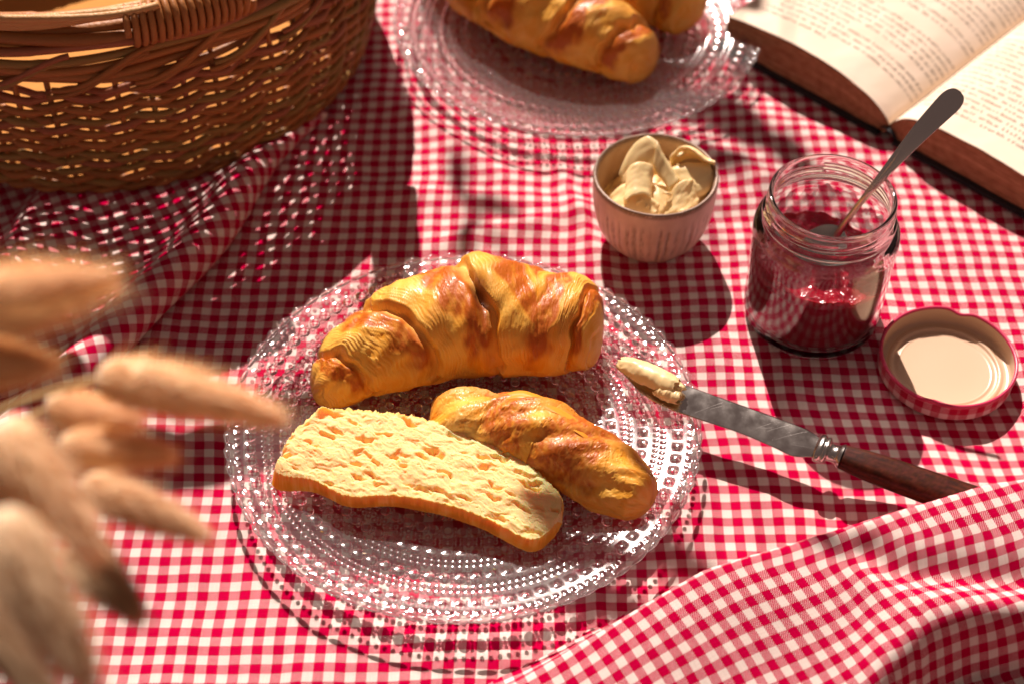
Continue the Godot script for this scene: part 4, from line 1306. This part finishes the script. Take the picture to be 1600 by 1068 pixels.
# ------------------------------------------------------------------ basket
func build_basket() -> void:
	var o := thing("wicker_basket", "round brown wicker picnic basket with a plaited rim, standing at the back left", "basket", Vector3(-0.2640, 0.0045, -0.3580))
	var stakes := 58
	var rad := func(y: float) -> float:
		return 0.1630 + 0.011 * sin(clampf(y / 0.11, 0.0, 1.0) * 2.4) + 0.003 * clampf(y / 0.13, 0.0, 1.0)
	for k in stakes:
		var a := TAU * k / stakes
		var pts := PackedVector3Array()
		for i in 9:
			var y := 0.004 + 0.094 * i / 8.0
			var r: float = (rad as Callable).call(y)
			pts.append(Vector3(r * sin(a), y, r * cos(a)))
		part("stake", tube(pts, 0.0018, 6), M.willow[k % 5], o)
	var rows := 19
	for row in rows:
		var y0 := 0.0050 + row * 0.00455
		var pts := PackedVector3Array()
		var n := stakes * 8
		var sgn := 1.0 if row % 2 == 0 else -1.0
		var ph := rng.randf() * TAU
		for i in n:
			var a := TAU * i / n
			var w := cos(a * stakes / 2.0)
			w = signf(w) * pow(absf(w), 0.7)
			var y := y0 + 0.0013 * sin(a * stakes / 2.0) * (1.0 if (row / 2) % 2 == 0 else 0.85) + 0.0005 * sin(a * 7.0 + ph) + 0.0003 * sin(a * 31.0 + ph * 2.0)
			var r: float = (rad as Callable).call(y) + sgn * 0.0019 * w
			pts.append(Vector3(r * sin(a), y, r * cos(a)))
		var base := 0.00233 + 0.0002 * rng.randf()
		var wv := func(f: float) -> float: return base + 0.00022 * sin(f * 140.0 + ph)
		part("weaver", tube(pts, wv, 7, true), M.willow[rng.randi() % 5], o)
	# foot: two thick rods twisted round each other
	for k in 2:
		var pts := PackedVector3Array()
		for i in 360:
			var a := TAU * i / 360.0
			var f := a * 29.0 + k * PI
			pts.append(Vector3((0.1635 + 0.0022 * cos(f)) * sin(a), 0.0035 + 0.0019 * sin(f), (0.1635 + 0.0022 * cos(f)) * cos(a)))
		part("foot_rod", tube(pts, 0.0022, 7, true), M.willow[k + 1], o)
	# stakes bent over in pairs into the border
	for k in 24:
		var a := TAU * k / 24.0
		for e in 2:
			var pts := PackedVector3Array()
			for i in 14:
				var f := i / 13.0
				var an := a + 0.02 * e + 0.34 * f
				var r: float = (rad as Callable).call(0.09) + 0.0035 + 0.0045 * sin(PI * f)
				pts.append(Vector3(r * sin(an), 0.0865 + 0.0235 * sstep(0.0, 1.0, f) + 0.0038 * e, r * cos(an)))
			part("border_stake", tube(pts, 0.0018, 6), M.willow[(k + e) % 5], o)
	# the border: rods rolled round one another
	var rods := [[0.1935, 0.0960, 0.0026, 7.0, 0.0], [0.1950, 0.1010, 0.0027, 9.0, 1.0], [0.1960, 0.1060, 0.0026, 8.0, 2.2], [0.1962, 0.1115, 0.0029, 6.0, 3.1], [0.1950, 0.1172, 0.0030, 7.0, 4.4], [0.1915, 0.1225, 0.0034, 5.0, 0.7], [0.1860, 0.1262, 0.0042, 4.0, 2.0], [0.1790, 0.1262, 0.0040, 5.0, 5.0], [0.1740, 0.1215, 0.0032, 6.0, 1.7], [0.1735, 0.1140, 0.0030, 6.0, 0.2], [0.1745, 0.1060, 0.0028, 7.0, 2.9], [0.1845, 0.1180, 0.0052, 3.0, 0.9]]
	var q := 0
	for rd in rods:
		var pts := PackedVector3Array()
		for i in 300:
			var a := TAU * i / 300.0
			var r: float = rd[0] - 0.0165 + 0.0017 * sin(a * rd[3] + rd[4])
			pts.append(Vector3(r * sin(a), rd[1] + 0.0021 * sin(a * rd[3] * 1.0 + rd[4] + 1.6), r * cos(a)))
		var ph2: float = rd[4]
		var base2: float = rd[2]
		var wv2 := func(f: float) -> float: return base2 * (1.0 + 0.12 * sin(f * 33.0 + ph2))
		part("border_rod", tube(pts, wv2, 8, true), M.willow[q % 5], o)
		q += 1
	# two peeled rods on top that sweep up into the handle, bound with split willow
	var hub := 0.34
	for k in 3:
		var pts := PackedVector3Array()
		for i in 70:
			var f := i / 69.0
			var an := -0.60 + (hub + 0.62) * f + 0.02 * k
			var r := 0.1725 + 0.0025 * k - 0.0010 * sin(f * 9.0 + k)
			pts.append(Vector3(r * sin(an), 0.1305 + 0.0022 * k + 0.004 * f + 0.0012 * sin(f * 8.0 + k * 2.0), r * cos(an)))
		part("handle_rod", tube(pts, 0.0036 - 0.0006 * k, 8), M.willow_pale, o)
	var coil := PackedVector3Array()
	for i in 330:
		var f := i / 329.0
		var an := hub - 0.05 + 0.40 * f
		var tw := f * TAU * 16.0
		var r := 0.1750 + 0.0105 * cos(tw)
		coil.append(Vector3(r * sin(an), 0.1265 + 0.0110 * sin(tw), r * cos(an)))
	part("binding", tube(coil, 0.0021, 6), M.willow[2], o)
	for h in [[1.42, 0.235], [1.30, 0.185]]:  # out of view; the second, lower arch is added to fill in shade
		var arch := PackedVector3Array()
		for i in 80:
			var ph: float = PI * i / 79.0
			arch.append(Vector3(sin(h[0]) * 0.174 * cos(ph), 0.128 + h[1] * sin(ph), cos(h[0]) * 0.174 * cos(ph) + 0.02 * sin(ph) * (0.235 - h[1]) / 0.03))
		for k in 3:
			var pts := PackedVector3Array()
			for i in arch.size():
				var f := i * 0.35 + TAU * k / 3.0
				pts.append(arch[i] + Vector3(cos(f) * 0.0058, 0.0, sin(f) * 0.0058))
			part("unseen_handle_arch", tube(pts, 0.0062, 8), M.willow[k], o)
	# floor
	var fl := []
	for i in 60:
		var r := 0.1600 * i / 59.0
		fl.append(Vector2(r, 0.0050 + 0.0007 * absf(sin(r * 640.0))))
	part("floor", lathe(fl, 96), M.willow_floor, o)

# ------------------------------------------------------------------ bunny tail grass
func bunny_tail(base: Vector3, tip: Vector3, half: float, root: Vector3, label: String, sd: int, tint: Color) -> void:
	var r := RandomNumberGenerator.new()
	r.seed = sd
	var o := thing("bunny_tail_grass", label, "dried grass", base, "bunny tail grass stems")
	var ax := tip - base
	var ln := ax.length()
	var d := ax / ln
	var s := d.cross(Vector3.UP).normalized()
	var u := s.cross(d).normalized()
	var prof := func(f: float) -> float:                  # an egg drawn out to a point
		var v := clampf(f, 0.0, 1.0)
		return half * 1.05 * pow(sin(PI * pow(v, 0.62)), 0.62) * (1.0 - 0.20 * v)
	var bend := u * ln * r.randf_range(-0.10, 0.06) + s * ln * r.randf_range(-0.06, 0.06)
	var p := PackedVector3Array()
	var c := PackedColorArray()
	var tuft := noise(sd, 1.0, 3)
	for i in 60:
		var f := i / 59.0
		var w: float = (prof as Callable).call(f) * 0.70
		for k in 40:
			var a := TAU * k / 40.0
			var rough := 1.0 + 0.16 * tuft.get_noise_3d(f * 5.0, cos(a) * 2.2, sin(a) * 2.2) + 0.10 * r.randf_range(-1, 1)
			p.append(d * (ln * f * 0.88) + bend * sin(PI * f) + (s * cos(a) + u * sin(a)) * w * rough)
			c.append(tint * (0.94 + 0.10 * tuft.get_noise_3d(f * 14.0, cos(a) * 4.0, sin(a) * 4.0)))
	part("seed_head", grid(60, 40, false, true, p, false, PackedVector2Array(), c), M.fluff_body, o)
	# soft hairs that stand out forwards all over it
	var st := SurfaceTool.new()
	st.begin(Mesh.PRIMITIVE_TRIANGLES)
	for i in 3000:
		var f := pow(r.randf(), 0.85)
		var a := r.randf() * TAU
		var w: float = (prof as Callable).call(f) * 0.66
		var out := s * cos(a) + u * sin(a)
		var at := d * (ln * f * 0.88) + bend * sin(PI * f) + out * w
		var lay := lerpf(0.95, 1.9, f)
		var go := (out * r.randf_range(0.7, 1.5) * (1.0 - 0.55 * f) + d * lay + s * r.randf_range(-0.2, 0.2) * (1.0 - 0.5 * f) + u * r.randf_range(-0.2, 0.2) * (1.0 - 0.5 * f)).normalized()
		var hl := r.randf_range(0.35, 1.0) * half * (1.0 if r.randf() < 0.75 else 1.6)
		var sd2 := go.cross(out + Vector3(0.01, 0, 0)).normalized() * 0.00018
		var cc := tint * r.randf_range(0.92, 1.08)
		var nn := go.cross(sd2).normalized()
		if nn.dot(out) < 0.0:
			sd2 = -sd2
		for v in ([at - sd2, at + sd2, at + go * hl]):
			st.set_normal(nn if nn.dot(out) >= 0.0 else -nn)
			st.set_color(cc)
			st.add_vertex(v)
	var h := part("hair", st.commit(), M.fluff, o)
	h.set_meta("kind", "stuff")
	var pts := PackedVector3Array()
	var mid := base.lerp(root, 0.5) + Vector3(0, 0.035, 0) - d * 0.01
	for i in 24:
		var f := i / 23.0
		var q: Vector3 = (base + d * 0.004) * (1.0 - f) * (1.0 - f) + (base - d * ln * 0.9) * 2.0 * f * (1.0 - f) * 0.6 + mid * 2.0 * f * (1.0 - f) * 0.4 + root * f * f
		pts.append(q - base)
	part("stem", tube(pts, 0.0011, 6), M.stalk, o)

func build_grass() -> void:
	var warm := Color(0.98, 0.79, 0.53)
	var list := [
		[Vector3(-0.129, 0.295, 0.2125), Vector3(-0.0695, 0.2856, 0.2228), 0.0108, "long pale bunny tail, the one whose tip reaches over the plate's left rim", warm],
		[Vector3(-0.1518, 0.3457, 0.2312), Vector3(-0.1125, 0.3502, 0.2264), 0.012, "topmost bunny tail of the bunch, a thick pale head level with the cloth's rolled edge", warm],
		[Vector3(-0.1589, 0.3287, 0.235), Vector3(-0.1318, 0.3265, 0.2373), 0.0085, "small bunny tail head just below the topmost one, cut off by the left edge", warm * 0.95],
		[Vector3(-0.1503, 0.2737, 0.2061), Vector3(-0.1214, 0.2702, 0.2099), 0.0088, "short round bunny tail head directly under the long pale one", warm],
		[Vector3(-0.1405, 0.2798, 0.229), Vector3(-0.1052, 0.2779, 0.2311), 0.0086, "short bunny tail head third down on the right side of the bunch, pointing right", warm],
		[Vector3(-0.1397, 0.3316, 0.2613), Vector3(-0.1118, 0.3056, 0.2896), 0.0112, "big bunny tail slanting down to the right in the middle of the bunch", warm],
		[Vector3(-0.1313, 0.2801, 0.2435), Vector3(-0.0924, 0.2691, 0.2554), 0.0088, "bunny tail low in the bunch, its pointed tip lowest to reach over the lit checks", warm * 0.95],
		[Vector3(-0.1290, 0.3475, 0.3040), Vector3(-0.1040, 0.3171, 0.3370), 0.0122, "large bunny tail darkened by painted shade in the bottom left corner, nearest to the viewer", warm * 0.8],  # tint lowered to paint in the shade on this head
		[Vector3(-0.136, 0.2593, 0.2512), Vector3(-0.1161, 0.2445, 0.2673), 0.0092, "darkest small bunny tail, peeping out beside the large darkened one", warm * 0.55],
		[Vector3(-0.1605, 0.3042, 0.2468), Vector3(-0.1381, 0.2903, 0.2619), 0.011, "bunny tail half hidden behind the big slanting one, at the left edge", warm * 0.85],
		[Vector3(-0.1480, 0.3080, 0.3020), Vector3(-0.1210, 0.2850, 0.3260), 0.0095, "bunny tail under the large darkened one, cut off by the bottom left corner", warm * 0.7],
	]
	var k := 0
	for q in list:
		bunny_tail(q[0], q[1], q[2], Vector3(-0.46 - 0.004 * k, 0.0, 0.20 + 0.012 * (k % 4)), q[3], 300 + k, q[4])
		k += 1

# ------------------------------------------------------------------ an unseen branch, added to throw dappled shade on the cloth
func build_branch() -> void:
	var o := thing("added_leafy_branch", "leafy twig above the cloth, added outside the picture to throw dappled shade between plate and jar", "branch", Vector3.ZERO)
	var el := deg_to_rad(44.0)
	var az := deg_to_rad(9.0)
	var back := -Vector3(sin(az) * cos(el), -sin(el), cos(az) * cos(el))
	var nl := M.leaf as Material
	var hub := Vector3(0.05, 0.0, -0.18) + back * 1.30
	var r := RandomNumberGenerator.new()
	r.seed = 99
	# each leaf: where its shade falls on the cloth, length, width, heading
	for q in [[-0.033, -0.205, 0.060, 0.013, 0.1], [-0.028, -0.150, 0.045, 0.012, -0.2], [0.105, -0.288, 0.075, 0.030, 1.1], [0.148, -0.262, 0.070, 0.028, 0.9], [0.178, -0.232, 0.050, 0.022, 0.7], [0.135, -0.225, 0.045, 0.016, 1.5],
			[0.165, -0.335, 0.050, 0.022, 0.3], [0.215, -0.350, 0.045, 0.020, 1.0], [0.040, 0.098, 0.070, 0.022, 1.3], [0.085, 0.078, 0.055, 0.018, 1.1], [0.115, 0.100, 0.060, 0.012, 1.2], [0.150, 0.110, 0.050, 0.011, 1.0], [-0.010, -0.182, 0.040, 0.010, 1.4]]:
		var at := Vector3(q[0], 0, q[1]) + back * r.randf_range(1.1, 1.45)
		var d := Vector3(sin(q[4]), 0.15, cos(q[4])).normalized()
		var w := d.cross(back).normalized()
		var nn := w.cross(d).normalized()
		var p := PackedVector3Array()
		for i in 15:
			var f := i / 14.0
			var half: float = q[3] * 0.5 * pow(sin(PI * pow(clampf(f, 0.0, 1.0), 0.8)), 0.8)
			for j in 5:
				var x := (j - 2) / 2.0
				p.append(at + d * (f - 0.5) * q[2] + w * x * half + nn * (0.10 * half * x * x - 0.010 * f * f))
		part("leaf", grid(15, 5, false, false, p), nl, o)
		var st: Vector3 = at - d * 0.5 * q[2]
		var pts := PackedVector3Array()
		for i in 9:
			var f := i / 8.0
			pts.append(st.lerp(hub + Vector3(0, 0.25, -0.3), f) + Vector3(0, 0.10 * sin(PI * f), 0))
		part("twig", tube(pts, 0.0012, 5), M.stalk, o)

func build_ground() -> void:
	var pl := PlaneMesh.new()
	pl.size = Vector2(40, 40)
	var o := part("ground", pl, M.ground, self)
	o.position = Vector3(0, -0.024, 0)
	o.set_meta("kind", "structure")

func _ready() -> void:
	rng.seed = 7
	camera_and_light()
	materials()
	build_ground()
	build_cloths()
	build_plates()
	build_basket()
	build_book()
	build_croissants()
	build_bowl()
	build_jar()
	build_knife()
	build_grass()
	build_branch()
